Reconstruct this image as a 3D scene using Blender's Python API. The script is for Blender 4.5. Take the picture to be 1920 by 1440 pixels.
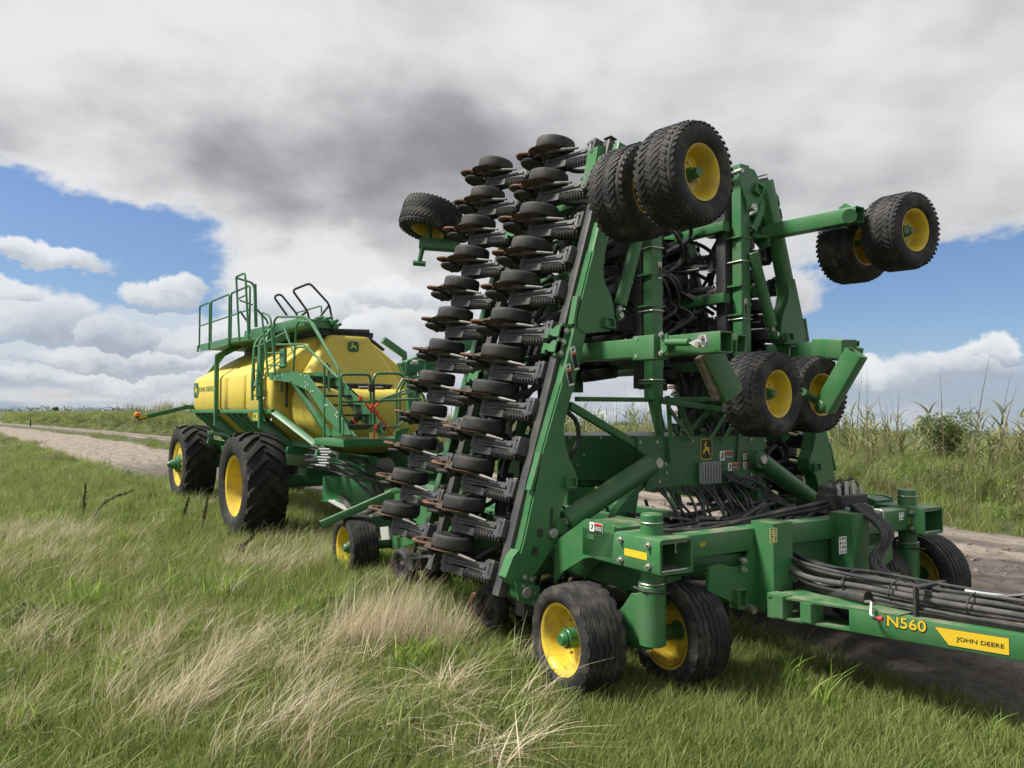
import bpy, math, random
import numpy as np
from mathutils import Vector, Matrix, Euler

R = math.radians
scene = bpy.context.scene
for o in list(bpy.data.objects):
    bpy.data.objects.remove(o)
COL = scene.collection

# ------------------------------------------------------------------ camera
cam_data = bpy.data.cameras.new('camera')
cam = bpy.data.objects.new('camera', cam_data)
COL.objects.link(cam)
cam.location = (6.528, -6.005, 2.080)
cam.rotation_euler = (R(92.861), R(-1.369), R(57.688))
cam_data.sensor_width = 36.0
cam_data.lens = 27.04
cam_data.clip_start = 0.1
cam_data.clip_end = 6000
scene.camera = cam

# ------------------------------------------------------------------ exposure
scene.view_settings.view_transform = 'Standard'
scene.view_settings.look = 'None'
scene.view_settings.gamma = 1.0
scene.view_settings.exposure = 1.1
scene.view_settings.use_curve_mapping = False
scene.cycles.adaptive_threshold = 0.03
scene.cycles.max_bounces = 3
scene.cycles.diffuse_bounces = 2
scene.cycles.glossy_bounces = 2
scene.cycles.transmission_bounces = 2

# ------------------------------------------------------------------ sun (behind thin cloud, high on the left)
SUN_EL = R(52)
SUN_DIR = Vector((-0.42, -0.905, 0)).normalized() * math.cos(SUN_EL) + Vector((0, 0, math.sin(SUN_EL)))
sun_data = bpy.data.lights.new('sun', 'SUN')
sun_data.energy = 3.2
sun_data.angle = R(11)
sun_data.color = (1.0, 0.95, 0.87)
sun = bpy.data.objects.new('sun', sun_data)
COL.objects.link(sun)
sun.rotation_euler = SUN_DIR.to_track_quat('Z', 'Y').to_euler()
sun.location = (0, 0, 30)

# ------------------------------------------------------------------ helpers
V = Vector
def tag(o, label=None, cat=None, group=None, kind=None):
    if label: o['label'] = label
    if cat: o['category'] = cat
    if group: o['group'] = group
    if kind: o['kind'] = kind
    return o
def empty(name, parent=None, loc=(0, 0, 0), rot=(0, 0, 0)):
    o = bpy.data.objects.new(name, None)
    COL.objects.link(o)
    o.empty_display_size = 0.2
    o.location = loc; o.rotation_euler = rot; o.parent = parent
    return o
def link(name, me, parent=None, mat4=None):
    o = bpy.data.objects.new(name, me)
    COL.objects.link(o)
    o.parent = parent
    if mat4 is not None: o.matrix_local = mat4
    return o
def frame_of(d, up=(0, 0, 1)):
    d = V(d).normalized(); up = V(up)
    s = d.cross(up)
    if s.length < 1e-4: s = d.cross(V((1, 0, 0)))
    s.normalize()
    return d, s, s.cross(d).normalized()
def smooth_path(pts, n=6):
    pts = [V(p) for p in pts]
    if len(pts) < 3: return pts
    out = []
    P = [2 * pts[0] - pts[1]] + pts + [2 * pts[-1] - pts[-2]]
    for i in range(1, len(P) - 2):
        for k in range(n):
            t = k / n
            a, b, c, d = P[i - 1], P[i], P[i + 1], P[i + 2]
            out.append(0.5 * (2 * b + (c - a) * t + (2 * a - 5 * b + 4 * c - d) * t * t + (3 * b - a - 3 * c + d) * t ** 3))
    out.append(pts[-1])
    return out
def round_path(pts, r=0.08, n=4):
    """polyline with rounded corners"""
    pts = [V(p) for p in pts]
    out = [pts[0]]
    for i in range(1, len(pts) - 1):
        a, b, c = pts[i - 1], pts[i], pts[i + 1]
        ra = min(r, (a - b).length * 0.45); rc = min(r, (c - b).length * 0.45)
        p, q = b + (a - b).normalized() * ra, b + (c - b).normalized() * rc
        for k in range(n + 1):
            t = k / n
            out.append((1 - t) ** 2 * p + 2 * t * (1 - t) * b + t * t * q)
    out.append(pts[-1])
    return out

class G:
    def __init__(s):
        s.v = []; s.f = []
    def add(s, vs, fs):
        o = len(s.v)
        s.v += [tuple(p) for p in vs]
        s.f += [tuple(i + o for i in q) for q in fs]
        return s
    def rings(s, rings, cap0=True, cap1=True, loop=False):
        n = len(rings[0]); vs = [p for r in rings for p in r]; fs = []
        m = len(rings)
        for i in range(m if loop else m - 1):
            j = (i + 1) % m
            for k in range(n):
                l = (k + 1) % n
                fs.append((i * n + k, i * n + l, j * n + l, j * n + k))
        if not loop:
            if cap0: fs.append(tuple(reversed(range(n))))
            if cap1: fs.append(tuple(range((m - 1) * n, m * n)))
        return s.add(vs, fs)
    def beam(s, p0, p1, w, h, up=(0, 0, 1), r=0.014, open0=False, open1=False, w1=None, h1=None, t=0.012):
        p0, p1 = V(p0), V(p1)
        d, sd, u = frame_of(p1 - p0, up)
        def sec(c, w, h, r):
            r = min(r * .7, w * 0.45, h * 0.45); o = []
            for cx, cy, a0 in ((1, 1, 0), (-1, 1, 90), (-1, -1, 180), (1, -1, 270)):
                for k in range(3):
                    a = R(a0 + k * 45)
                    o.append(c + sd * (cx * (w / 2 - r) + math.cos(a) * r) + u * (cy * (h / 2 - r) + math.sin(a) * r))
            return o
        w1 = w1 or w; h1 = h1 or h
        rg = []
        if open0: rg += [sec(p0 + d * min(0.3, (p1 - p0).length * .45), w - 2 * t, h - 2 * t, r * .6), sec(p0, w - 2 * t, h - 2 * t, r * .6)]
        rg += [sec(p0, w, h, r), sec(p1, w1, h1, r)]
        if open1: rg += [sec(p1, w1 - 2 * t, h1 - 2 * t, r * .6), sec(p1 - d * min(0.3, (p1 - p0).length * .45), w1 - 2 * t, h1 - 2 * t, r * .6)]
        return s.rings(rg)
    def cyl(s, p0, p1, r0, r1=None, seg=20, ch=0.0):
        p0, p1 = V(p0), V(p1); r1 = r0 if r1 is None else r1
        d, a, b = frame_of(p1 - p0)
        def ring(c, r): return [c + a * math.cos(2 * math.pi * k / seg) * r + b * math.sin(2 * math.pi * k / seg) * r for k in range(seg)]
        if ch: rg = [ring(p0, r0 - ch), ring(p0 + d * ch, r0), ring(p1 - d * ch, r1), ring(p1, r1 - ch)]
        else: rg = [ring(p0, r0), ring(p1, r1)]
        return s.rings(rg)
    def tube(s, pts, r, seg=8, rad=None):
        pts = [V(p) for p in pts]
        rg = []; a = None
        for i, p in enumerate(pts):
            d = (pts[min(i + 1, len(pts) - 1)] - pts[max(i - 1, 0)]).normalized()
            if a is None: a = frame_of(d)[1]
            a = (a - d * a.dot(d))
            if a.length < 1e-5: a = frame_of(d)[1]
            a.normalize(); b = d.cross(a)
            rr = rad[i] if rad else r
            rg.append([p + a * math.cos(2 * math.pi * k / seg) * rr + b * math.sin(2 * math.pi * k / seg) * rr for k in range(seg)])
        return s.rings(rg)
    def plate(s, poly, vec):
        n = len(poly); vec = V(vec)
        a = [V(p) for p in poly]; b = [p + vec for p in a]
        fs = [tuple(range(n)), tuple(reversed(range(n, 2 * n)))]
        for k in range(n):
            l = (k + 1) % n
            fs.append((k, k + n, l + n, l))
        return s.add(a + b, fs)
    def box(s, c, size, rot=None, ch=0.0):
        c = V(c); x, y, z = [q / 2 for q in size]
        m = rot.to_matrix() if isinstance(rot, Euler) else (rot or Matrix.Identity(3))
        if ch:
            def sec(zz, i): return [c + m @ V(p) for p in ((x - i, y - i - ch, zz), (x - i - ch, y - i, zz), (-x + i + ch, y - i, zz), (-x + i, y - i - ch, zz), (-x + i, -y + i + ch, zz), (-x + i + ch, -y + i, zz), (x - i - ch, -y + i, zz), (x - i, -y + i + ch, zz))]
            return s.rings([sec(-z, ch), sec(-z + ch, 0), sec(z - ch, 0), sec(z, ch)])
        vs = [c + m @ V((sx * x, sy * y, sz * z)) for sz in (-1, 1) for sy in (-1, 1) for sx in (-1, 1)]
        return s.add(vs, [(0, 2, 3, 1), (4, 5, 7, 6), (0, 1, 5, 4), (2, 6, 7, 3), (0, 4, 6, 2), (1, 3, 7, 5)])
    def lathe(s, prof, o=(0, 0, 0), axis=(0, 1, 0), seg=32, closed=False):
        o = V(o); d, a, b = frame_of(axis)
        rg = []
        for k in range(seg):
            t = 2 * math.pi * k / seg
            e = a * math.cos(t) + b * math.sin(t)
            rg.append([o + e * r + d * h for r, h in prof])
        n = len(prof); vs = [p for r in rg for p in r]; fs = []
        for i in range(seg):
            j = (i + 1) % seg
            for k in range(n if closed else n - 1):
                l = (k + 1) % n
                fs.append((i * n + k, j * n + k, j * n + l, i * n + l))
        return s.add(vs, fs)
    def bolt(s, p, axis, r=0.016, h=0.014):
        p = V(p); ax = V(axis).normalized()
        s.cyl(p - ax * .002, p + ax * .004, r * 1.5, seg=10)
        return s.cyl(p, p + ax * h, r, seg=6)
    def spring(s, p0, p1, Rr, r, turns, seg=5, per=10):
        p0, p1 = V(p0), V(p1); d, a, b = frame_of(p1 - p0); L = (p1 - p0).length
        n = int(turns * per)
        pts = [p0 + d * (L * i / n) + (a * math.cos(2 * math.pi * i / per) + b * math.sin(2 * math.pi * i / per)) * Rr for i in range(n + 1)]
        return s.tube(pts, r, seg)
    def mesh(s, name, mat, angle=32):
        me = bpy.data.meshes.new(name)
        me.from_pydata(s.v, [], s.f)
        me.validate(verbose=False)
        for m in (mat if isinstance(mat, (list, tuple)) else [mat]): me.materials.append(m)
        import bmesh
        bm = bmesh.new(); bm.from_mesh(me)
        bmesh.ops.recalc_face_normals(bm, faces=bm.faces)
        bm.to_mesh(me); bm.free()
        me.polygons.foreach_set('use_smooth', [True] * len(me.polygons))
        me.set_sharp_from_angle(angle=R(angle))
        return me
    def obj(s, name, mat, parent=None, mat4=None, angle=32):
        return link(name, s.mesh(name, mat, angle), parent, mat4)
def beam(par, name, mat, p0, p1, w, h, **k): return G().beam(p0, p1, w, h, **k).obj(name, mat, par)
def cyl(par, name, mat, p0, p1, r0, r1=None, seg=20, ch=0.0): return G().cyl(p0, p1, r0, r1, seg, ch).obj(name, mat, par)
def tube(par, name, mat, pts, r, seg=8): return G().tube(pts, r, seg).obj(name, mat, par)
def plate(par, name, mat, poly, vec): return G().plate(poly, vec).obj(name, mat, par)
def box(par, name, mat, c, size, rot=None, ch=0.0): return G().box(c, size, rot, ch).obj(name, mat, par)
def copy_tree(src, parent=None, mat4=None, name=None):
    c = src.copy(); COL.objects.link(c); c.parent = parent
    if name: c.name = name
    if mat4 is not None: c.matrix_local = mat4
    for ch in src.children: copy_tree(ch, c)
    return c
def axes(o, x, y, z):
    m = Matrix.Identity(4)
    for i, a in enumerate((x, y, z)):
        a = V(a)
        for k in range(3): m[k][i] = a[k]
    for k in range(3): m[k][3] = o[k]
    return m
def face_mat(o, xdir, nrm):
    """origin o, text runs along xdir, faces nrm"""
    n = V(nrm).normalized(); x = V(xdir); x = (x - n * x.dot(n)).normalized(); y = n.cross(x)
    return axes(o, x, y, n)
def lettering(par, body, mat, o, xdir, nrm, width, height, bold=0.0, name='lettering', small=None):
    cu = bpy.data.curves.new('txt', 'FONT'); cu.body = body; cu.extrude = 0.0008; cu.offset = bold; cu.resolution_u = 3
    t = bpy.data.objects.new('txt', cu); COL.objects.link(t)
    if small:
        for i, ch in enumerate(body):
            if i in small: cu.body_format[i].use_small_caps = True
        cu.small_caps_scale = 0.78
    bpy.context.view_layer.update()
    me = bpy.data.meshes.new_from_object(t.evaluated_get(bpy.context.evaluated_depsgraph_get()))
    bpy.data.objects.remove(t); bpy.data.curves.remove(cu)
    co = np.array([v.co for v in me.vertices]); lo, hi = co.min(0), co.max(0)
    for v in me.vertices:
        v.co = ((v.co.x - lo[0]) / (hi[0] - lo[0]) * width - width / 2, (v.co.y - lo[1]) / (hi[1] - lo[1]) * height - height / 2, v.co.z)
    me.materials.clear(); me.materials.append(mat)
    me.name = name
    return link(name, me, par, face_mat(V(o) + V(nrm).normalized() * 0.0014, xdir, nrm))

# ------------------------------------------------------------------ materials
def material(name, col, rough=0.5, metal=0.0, var=None, scale=3.0, lo=0.45, hi=0.6, bump=0.0, bscale=60.0, coat=0.0, dust=0.0, spec=0.5, detail=3.0):
    m = bpy.data.materials.new(name); m.use_nodes = True
    t = m.node_tree; b = t.nodes['Principled BSDF']
    L = t.links.new
    b.inputs['Base Color'].default_value = (*col, 1)
    b.inputs['Roughness'].default_value = rough; b.inputs['Metallic'].default_value = metal
    b.inputs['Specular IOR Level'].default_value = spec
    if coat: b.inputs['Coat Weight'].default_value = coat; b.inputs['Coat Roughness'].default_value = 0.25
    tc = t.nodes.new('ShaderNodeTexCoord'); geo = t.nodes.new('ShaderNodeNewGeometry')
    src = None
    if var is not None:
        n = t.nodes.new('ShaderNodeTexNoise'); n.inputs['Scale'].default_value = scale; n.inputs['Detail'].default_value = detail; n.inputs['Roughness'].default_value = .62
        L(geo.outputs['Position'], n.inputs['Vector'])
        r = t.nodes.new('ShaderNodeMapRange'); r.inputs[1].default_value = lo; r.inputs[2].default_value = hi
        L(n.outputs[0], r.inputs[0])
        x = t.nodes.new('ShaderNodeMix'); x.data_type = 'RGBA'
        x.inputs[6].default_value = (*col, 1); x.inputs[7].default_value = (*var, 1)
        L(r.outputs[0], x.inputs[0]); src = x.outputs[2]
        L(src, b.inputs['Base Color'])
    if dust:   # settled dust on faces that look up, broken by noise
        sp = t.nodes.new('ShaderNodeSeparateXYZ'); L(geo.outputs['Normal'], sp.inputs[0])
        r1 = t.nodes.new('ShaderNodeMapRange'); r1.inputs[1].default_value = 0.45; r1.inputs[2].default_value = 1.0; r1.inputs[3].default_value = 0.16; L(sp.outputs[2], r1.inputs[0])
        n2 = t.nodes.new('ShaderNodeTexNoise'); n2.inputs['Scale'].default_value = 5.0; n2.inputs['Detail'].default_value = 3; L(geo.outputs['Position'], n2.inputs['Vector'])
        r2 = t.nodes.new('ShaderNodeMapRange'); r2.inputs[1].default_value = 0.42; r2.inputs[2].default_value = 0.72; r2.inputs[4].default_value = dust; L(n2.outputs[0], r2.inputs[0])
        mu = t.nodes.new('ShaderNodeMath'); mu.operation = 'MULTIPLY'; L(r1.outputs[0], mu.inputs[0]); L(r2.outputs[0], mu.inputs[1])
        x2 = t.nodes.new('ShaderNodeMix'); x2.data_type = 'RGBA'; x2.inputs[6].default_value = (*col, 1); x2.inputs[7].default_value = (0.26, 0.22, 0.17, 1)
        if src: L(src, x2.inputs[6])
        L(mu.outputs[0], x2.inputs[0]); L(x2.outputs[2], b.inputs['Base Color'])
        rr = t.nodes.new('ShaderNodeMapRange'); rr.inputs[3].default_value = rough; rr.inputs[4].default_value = 0.9; L(mu.outputs[0], rr.inputs[0]); L(rr.outputs[0], b.inputs['Roughness'])
    if bump:
        n3 = t.nodes.new('ShaderNodeTexNoise'); n3.inputs['Scale'].default_value = bscale; n3.inputs['Detail'].default_value = 2; L(geo.outputs['Position'], n3.inputs['Vector'])
        bp = t.nodes.new('ShaderNodeBump'); bp.inputs['Strength'].default_value = bump; bp.inputs['Distance'].default_value = 0.01
        L(n3.outputs[0], bp.inputs['Height']); L(bp.outputs[0], b.inputs['Normal'])
    return m
M = {}
M['green'] = material('green_paint', (0.040, 0.162, 0.056), 0.40, var=(0.085, 0.165, 0.085), scale=2.6, lo=.50, hi=.85, dust=0.75, bump=0.02, bscale=9)
M['dgreen'] = material('green_paint_plain', (0.026, 0.132, 0.042), 0.36, var=(0.058, 0.135, 0.062), scale=2.0, lo=.4, hi=.75, dust=0.6)
M['cgreen'] = material('cart_green_paint', (0.030, 0.160, 0.056), 0.40, var=(0.06, 0.17, 0.085), scale=1.5, lo=.4, hi=.75, dust=0.5)
M['black'] = material('black_steel', (0.046, 0.047, 0.054), 0.45, var=(0.055, 0.052, 0.05), scale=5, dust=0.5)
M['cast'] = material('cast_iron_paint', (0.072, 0.073, 0.082), 0.48, var=(0.052, 0.052, 0.056), scale=8, bump=0.15, bscale=80, dust=0.3)
M['dark'] = material('dark_fittings', (0.024, 0.024, 0.026), 0.55, var=(0.05, 0.045, 0.04), scale=9)
M['rubber'] = material('tyre_rubber', (0.020, 0.020, 0.022), 0.72, var=(0.12, 0.105, 0.088), scale=6, lo=.48, hi=.90, bump=0.12, bscale=45, spec=.35)
M['rubber2'] = material('gauge_wheel_rubber', (0.030, 0.030, 0.032), 0.7, var=(0.055, 0.052, 0.048), scale=6, bump=0.06, bscale=60, spec=.35)
M['rubber_cart'] = material('tractor_tyre_rubber', (0.019, 0.019, 0.020), 0.75, var=(0.07, 0.064, 0.056), scale=3.5, lo=.48, hi=.85, bump=0.1, bscale=30, spec=.3)
M['hose'] = material('black_hose', (0.025, 0.025, 0.028), 0.5, var=(0.06, 0.058, 0.055), scale=7)
M['greyhose'] = material('grey_rubber_hose', (0.085, 0.082, 0.078), 0.7, var=(0.045, 0.045, 0.047), scale=6)
M['yellow'] = material('yellow_wheel_paint', (0.65, 0.47, 0.032), 0.40, var=(0.50, 0.36, 0.06), scale=5, bump=0.02, bscale=20)
M['muddy'] = material('muddy_yellow_wheel', (0.58, 0.36, 0.02), 0.5, var=(0.035, 0.022, 0.012), scale=9, lo=.47, hi=.56)
M['tank'] = material('yellow_plastic_tank', (0.62, 0.495, 0.085), 0.55, var=(0.50, 0.40, 0.11), scale=2.4, lo=.5, hi=.8, bump=0.015, bscale=14, spec=.35)
M['rust'] = material('rusty_steel', (0.16, 0.070, 0.032), 0.78, var=(0.07, 0.04, 0.025), scale=14, bump=0.2, bscale=90)
M['disc'] = material('worn_disc_steel', (0.15, 0.080, 0.042), 0.6, metal=0.2, var=(0.06, 0.048, 0.04), scale=11)
M['zinc'] = material('zinc_plated', (0.52, 0.52, 0.50), 0.4, metal=0.75, var=(0.4, 0.39, 0.36), scale=30)
M['chrome'] = material('chromed_rod', (0.7, 0.7, 0.7), 0.15, metal=1.0)
M['alum'] = material('cast_aluminium', (0.42, 0.43, 0.43), 0.5, metal=0.3, bump=.05, bscale=50)
M['white'] = material('white_decal', (0.78, 0.78, 0.76), 0.5)
M['decal_y'] = material('yellow_decal', (0.72, 0.50, 0.03), 0.4)
M['decal_o'] = material('orange_decal', (0.55, 0.13, 0.02), 0.5)
M['decal_r'] = material('red_decal', (0.50, 0.03, 0.03), 0.45)
M['decal_k'] = material('black_print', (0.015, 0.016, 0.018), 0.45)
M['decal_g'] = material('green_print', (0.012, 0.10, 0.035), 0.45)
M['decal_pale'] = material('pale_yellow_decal', (0.70, 0.68, 0.25), 0.5)
M['strap'] = material('orange_strap', (0.75, 0.10, 0.03), 0.6)
M['lamp'] = material('orange_lamp_lens', (0.85, 0.24, 0.02), 0.25, spec=.6)
M['soil'] = material('caked_soil', (0.13, 0.10, 0.075), 0.95, var=(0.22, 0.18, 0.14), scale=25, bump=0.5, bscale=40)
M['scraper'] = material('worn_scraper', (0.085, 0.068, 0.045), 0.6, var=(0.05, 0.045, 0.035), scale=12)
M['pipe'] = material('worn_linkage', (0.085, 0.078, 0.068), 0.5, var=(0.045, 0.042, 0.038), scale=14)
M['pale'] = material('grey_plastic', (0.45, 0.46, 0.44), 0.5)

# ------------------------------------------------------------------ world: Nishita sky with broken cloud
world = bpy.data.worlds.new('World')
scene.world = world
world.use_nodes = True
nt = world.node_tree
nt.nodes.clear()
def N(kind, **kw):
    n = nt.nodes.new(kind)
    for k, v in kw.items():
        setattr(n, k, v)
    return n
def put(sock, v):
    if isinstance(v, (int, float, tuple)):
        sock.default_value = v
    else:
        nt.links.new(v, sock)
def mth(op, a, b=0.0, c=None, clamp=False):
    n = N('ShaderNodeMath', operation=op, use_clamp=clamp)
    put(n.inputs[0], a); put(n.inputs[1], b)
    if c is not None: put(n.inputs[2], c)
    return n.outputs[0]
def sstep(v, lo, hi, t0=0.0, t1=1.0):
    n = N('ShaderNodeMapRange', interpolation_type='SMOOTHSTEP')
    put(n.inputs[0], v); put(n.inputs[1], lo); put(n.inputs[2], hi); put(n.inputs[3], t0); put(n.inputs[4], t1)
    return n.outputs[0]
def comb(x, y, z):
    n = N('ShaderNodeCombineXYZ')
    put(n.inputs[0], x); put(n.inputs[1], y); put(n.inputs[2], z)
    return n.outputs[0]
def noise(vec, scale, detail=6, rough=0.55, dist=0.0):
    n = N('ShaderNodeTexNoise', noise_dimensions='3D')
    put(n.inputs['Vector'], vec); put(n.inputs['Scale'], scale); put(n.inputs['Detail'], detail)
    put(n.inputs['Roughness'], rough); put(n.inputs['Distortion'], dist)
    return n.outputs[0]
def cmix(f, a, b):
    n = N('ShaderNodeMix', data_type='RGBA')
    put(n.inputs[0], f); put(n.inputs[6], a); put(n.inputs[7], b)
    return n.outputs[2]

sky_tex = N('ShaderNodeTexSky', sky_type='NISHITA')
sky_tex.sun_disc = False
sky_tex.sun_elevation = SUN_EL
sky_tex.sun_rotation = math.atan2(SUN_DIR.x, SUN_DIR.y)
sky_tex.air_density = 1.0
sky_tex.dust_density = 1.2
sky_tex.ozone_density = 1.5
tc = N('ShaderNodeTexCoord')
mp = N('ShaderNodeMapping', vector_type='POINT')
put(mp.inputs['Vector'], tc.outputs['Generated'])
mp.inputs['Rotation'].default_value = (0, 0, R(-57.7))     # x' across, y' along the farm track's far side
sp = N('ShaderNodeSeparateXYZ'); put(sp.inputs[0], mp.outputs[0])
sx, sy, sz = sp.outputs
up = mth('MAXIMUM', sz, 0.0)
den = mth('ADD', up, 0.16)
deck = comb(mth('DIVIDE', sx, den), mth('DIVIDE', sy, den), 0.0)

gw = N('ShaderNodeTexNoise'); put(gw.inputs['Vector'], comb(sx, sy, mth('MULTIPLY', sz, 1.6))); put(gw.inputs['Scale'], 5.5); put(gw.inputs['Detail'], 5.0); put(gw.inputs['Roughness'], 0.6)
gs = N('ShaderNodeSeparateColor'); put(gs.inputs[0], gw.outputs['Color'])
sxw = mth('ADD', sx, mth('MULTIPLY', mth('SUBTRACT', gs.outputs[0], 0.5), 0.34)); szw = mth('ADD', sz, mth('MULTIPLY', mth('SUBTRACT', gs.outputs[1], 0.5), 0.17))
def spot(x0, z0, rx, rz, lo=0.35, hi=1.0):
    """soft elliptical region of sky round a direction in front"""
    ax = mth('DIVIDE', mth('SUBTRACT', sxw, x0), rx)
    az = mth('DIVIDE', mth('SUBTRACT', szw, z0), rz)
    d = mth('SQRT', mth('ADD', mth('MULTIPLY', ax, ax), mth('MULTIPLY', az, az)))
    return mth('MULTIPLY', sstep(d, lo, hi, 1.0, 0.0), sstep(sy, 0.0, 0.3))

# high layer: a wide grey-white deck with torn openings
n_big = noise(deck, 0.55, 3, 0.52)
n_mid = noise(comb(mth('DIVIDE', sx, den), mth('DIVIDE', sy, den), 3.7), 1.6, 5, 0.6)
gapL = spot(-0.60, 0.155, 0.36, 0.135, 0.25, 1.0)
gapR = spot(0.56, 0.135, 0.33, 0.135, 0.2, 1.0)
cov = mth('ADD', mth('ADD', mth('MULTIPLY', n_big, 0.35), mth('MULTIPLY', n_mid, 0.35)), 0.30)
cov = mth('SUBTRACT', cov, mth('MULTIPLY', gapL, 0.52))
cov = mth('SUBTRACT', cov, mth('MULTIPLY', gapR, 0.50))
cov = mth('SUBTRACT', cov, sstep(sz, 0.02, 0.13, 0.16, 0.0))
high = sstep(cov, 0.42, 0.55)
# brightness of the deck: thick parts dark, thin and torn parts bright
thick = mth('ADD', mth('MULTIPLY', noise(deck, 0.42, 1, 0.5), 0.8), mth('MULTIPLY', n_mid, 0.45))
thick = mth('ADD', thick, mth('MULTIPLY', spot(-0.20, 0.30, 0.50, 0.15, 0.0, 1.0), 0.36))
thick = mth('ADD', thick, mth('MULTIPLY', spot(0.35, 0.23, 0.40, 0.12, 0.0, 1.0), 0.10))
thick = mth('SUBTRACT', thick, mth('MULTIPLY', spot(-0.55, 0.42, 0.30, 0.20, 0.0, 1.0), 0.22))
thick = mth('SUBTRACT', thick, mth('MULTIPLY', spot(-0.20, 0.155, 0.22, 0.085, 0.1, 1.0), 0.40))
dirv = comb(sx, sy, mth('MULTIPLY', sz, 1.7))
lumps = noise(dirv, 4.6, 7, 0.62)
lumps2 = noise(comb(mth('ADD', sx, -0.030), sy, mth('ADD', mth('MULTIPLY', sz, 1.7), 0.05)), 4.2, 3, 0.6)
thick = mth('ADD', thick, mth('MULTIPLY', mth('SUBTRACT', lumps, 0.5), 1.3))
thick = mth('ADD', thick, mth('MULTIPLY', mth('SUBTRACT', lumps2, lumps), 0.9))
dk = sstep(thick, 0.34, 1.12)
edge = sstep(cov, 0.50, 0.66)
dk = mth('MULTIPLY', dk, mth('ADD', mth('MULTIPLY', edge, 0.45), 0.55))
c_high = cmix(dk, (0.375, 0.38, 0.388, 1), (0.128, 0.132, 0.139, 1))
# low layer: heaped cumulus over the horizon
dir_l = comb(sx, sy, mth('MULTIPLY', sz, 1.25))
lowv = comb(mth('MULTIPLY', sx, 1.0), mth('MULTIPLY', sy, 0.2), mth('MULTIPLY', sz, 2.1))
n_low = noise(lowv, 6.0, 4, 0.53)
band = mth('MULTIPLY', sstep(sz, 0.0, 0.05), sstep(sz, 0.10, 0.215, 1.0, 0.0))
cum = mth('ADD', mth('MULTIPLY', n_low, 0.55), mth('MULTIPLY', n_big, 0.45))
cum = mth('ADD', cum, mth('MULTIPLY', band, 0.11))
cum = mth('ADD', cum, mth('MULTIPLY', spot(-0.55, 0.10, 0.20, 0.085, 0.2, 1.0), 0.10))
cum = mth('ADD', cum, mth('MULTIPLY', spot(0.60, 0.035, 0.30, 0.075, 0.3, 1.0), 0.12))
cum = mth('SUBTRACT', cum, mth('MULTIPLY', spot(0.48, 0.125, 0.25, 0.055, 0.3, 1.0), 0.14))
HEAPS = [(-0.265, 0.128, 0.075, 0.030), (-0.185, 0.098, 0.085, 0.028), (-0.330, 0.092, 0.060, 0.026), (-0.155, 0.150, 0.060, 0.026), (-0.40, 0.060, 0.16, 0.016), (-0.527, 0.101, 0.074, 0.042), (-0.457, 0.090, 0.052, 0.036), (-0.402, 0.081, 0.043, 0.030), (-0.515, 0.175, 0.063, 0.017), (-0.407, 0.147, 0.048, 0.021), (-0.489, 0.037, 0.174, 0.015), (0.502, 0.074, 0.082, 0.026), (0.538, 0.092, 0.037, 0.022), (0.426, 0.064, 0.062, 0.020), (-0.542, 0.129, 0.038, 0.020)]     # single heaped clouds low in the sky: direction across, elevation, half-widths
wn = N('ShaderNodeTexNoise'); put(wn.inputs['Vector'], dir_l); put(wn.inputs['Scale'], 9.0); put(wn.inputs['Detail'], 5.0); put(wn.inputs['Roughness'], 0.62)
ws = N('ShaderNodeSeparateColor'); put(ws.inputs[0], wn.outputs['Color'])
wx_ = mth('ADD', sx, mth('MULTIPLY', mth('SUBTRACT', ws.outputs[0], 0.5), 0.16)); wz_ = mth('ADD', sz, mth('MULTIPLY', mth('SUBTRACT', ws.outputs[1], 0.5), 0.085))
heap = None; lit = None
for hx, hz_, ha, hb in HEAPS:
    ax = mth('DIVIDE', mth('SUBTRACT', wx_, hx), ha); az = mth('DIVIDE', mth('SUBTRACT', wz_, hz_), hb)
    az = mth('MULTIPLY', az, mth('ADD', mth('MULTIPLY', mth('LESS_THAN', az, 0.0), 0.35), 1.0))     # flatter below
    f = mth('SUBTRACT', 1.0, mth('SQRT', mth('ADD', mth('MULTIPLY', ax, ax), mth('MULTIPLY', az, az))))
    t = mth('SUBTRACT', az, mth('MULTIPLY', ax, 0.35))
    if heap is None: heap, lit = f, t
    else:
        gt = sstep(mth('SUBTRACT', f, heap), -0.12, 0.12)
        lit = mth('ADD', mth('MULTIPLY', t, gt), mth('MULTIPLY', lit, mth('SUBTRACT', 1.0, gt)))
        heap = mth('MAXIMUM', heap, f)
front = sstep(sy, 0.0, 0.25)
heap_m = mth('MULTIPLY', sstep(heap, -0.10, 0.22), front)
low = mth('MULTIPLY', sstep(cum, 0.605, 0.665), sstep(sz, 0.16, 0.24, 1.0, 0.0))
low = mth('MAXIMUM', mth('MULTIPLY', low, 0.7), heap_m)
lb = sstep(mth('MULTIPLY', mth('SUBTRACT', cum, 0.62), -2.2), -0.30, 0.22)
lb = mth('ADD', mth('MULTIPLY', lb, 0.35), mth('MULTIPLY', sstep(mth('ADD', lit, mth('MULTIPLY', mth('SUBTRACT', ws.outputs[2], 0.5), 2.2)), -0.75, 0.75), 0.65))
c_low = cmix(lb, (0.185, 0.208, 0.245, 1), (0.405, 0.412, 0.42, 1))
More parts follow.
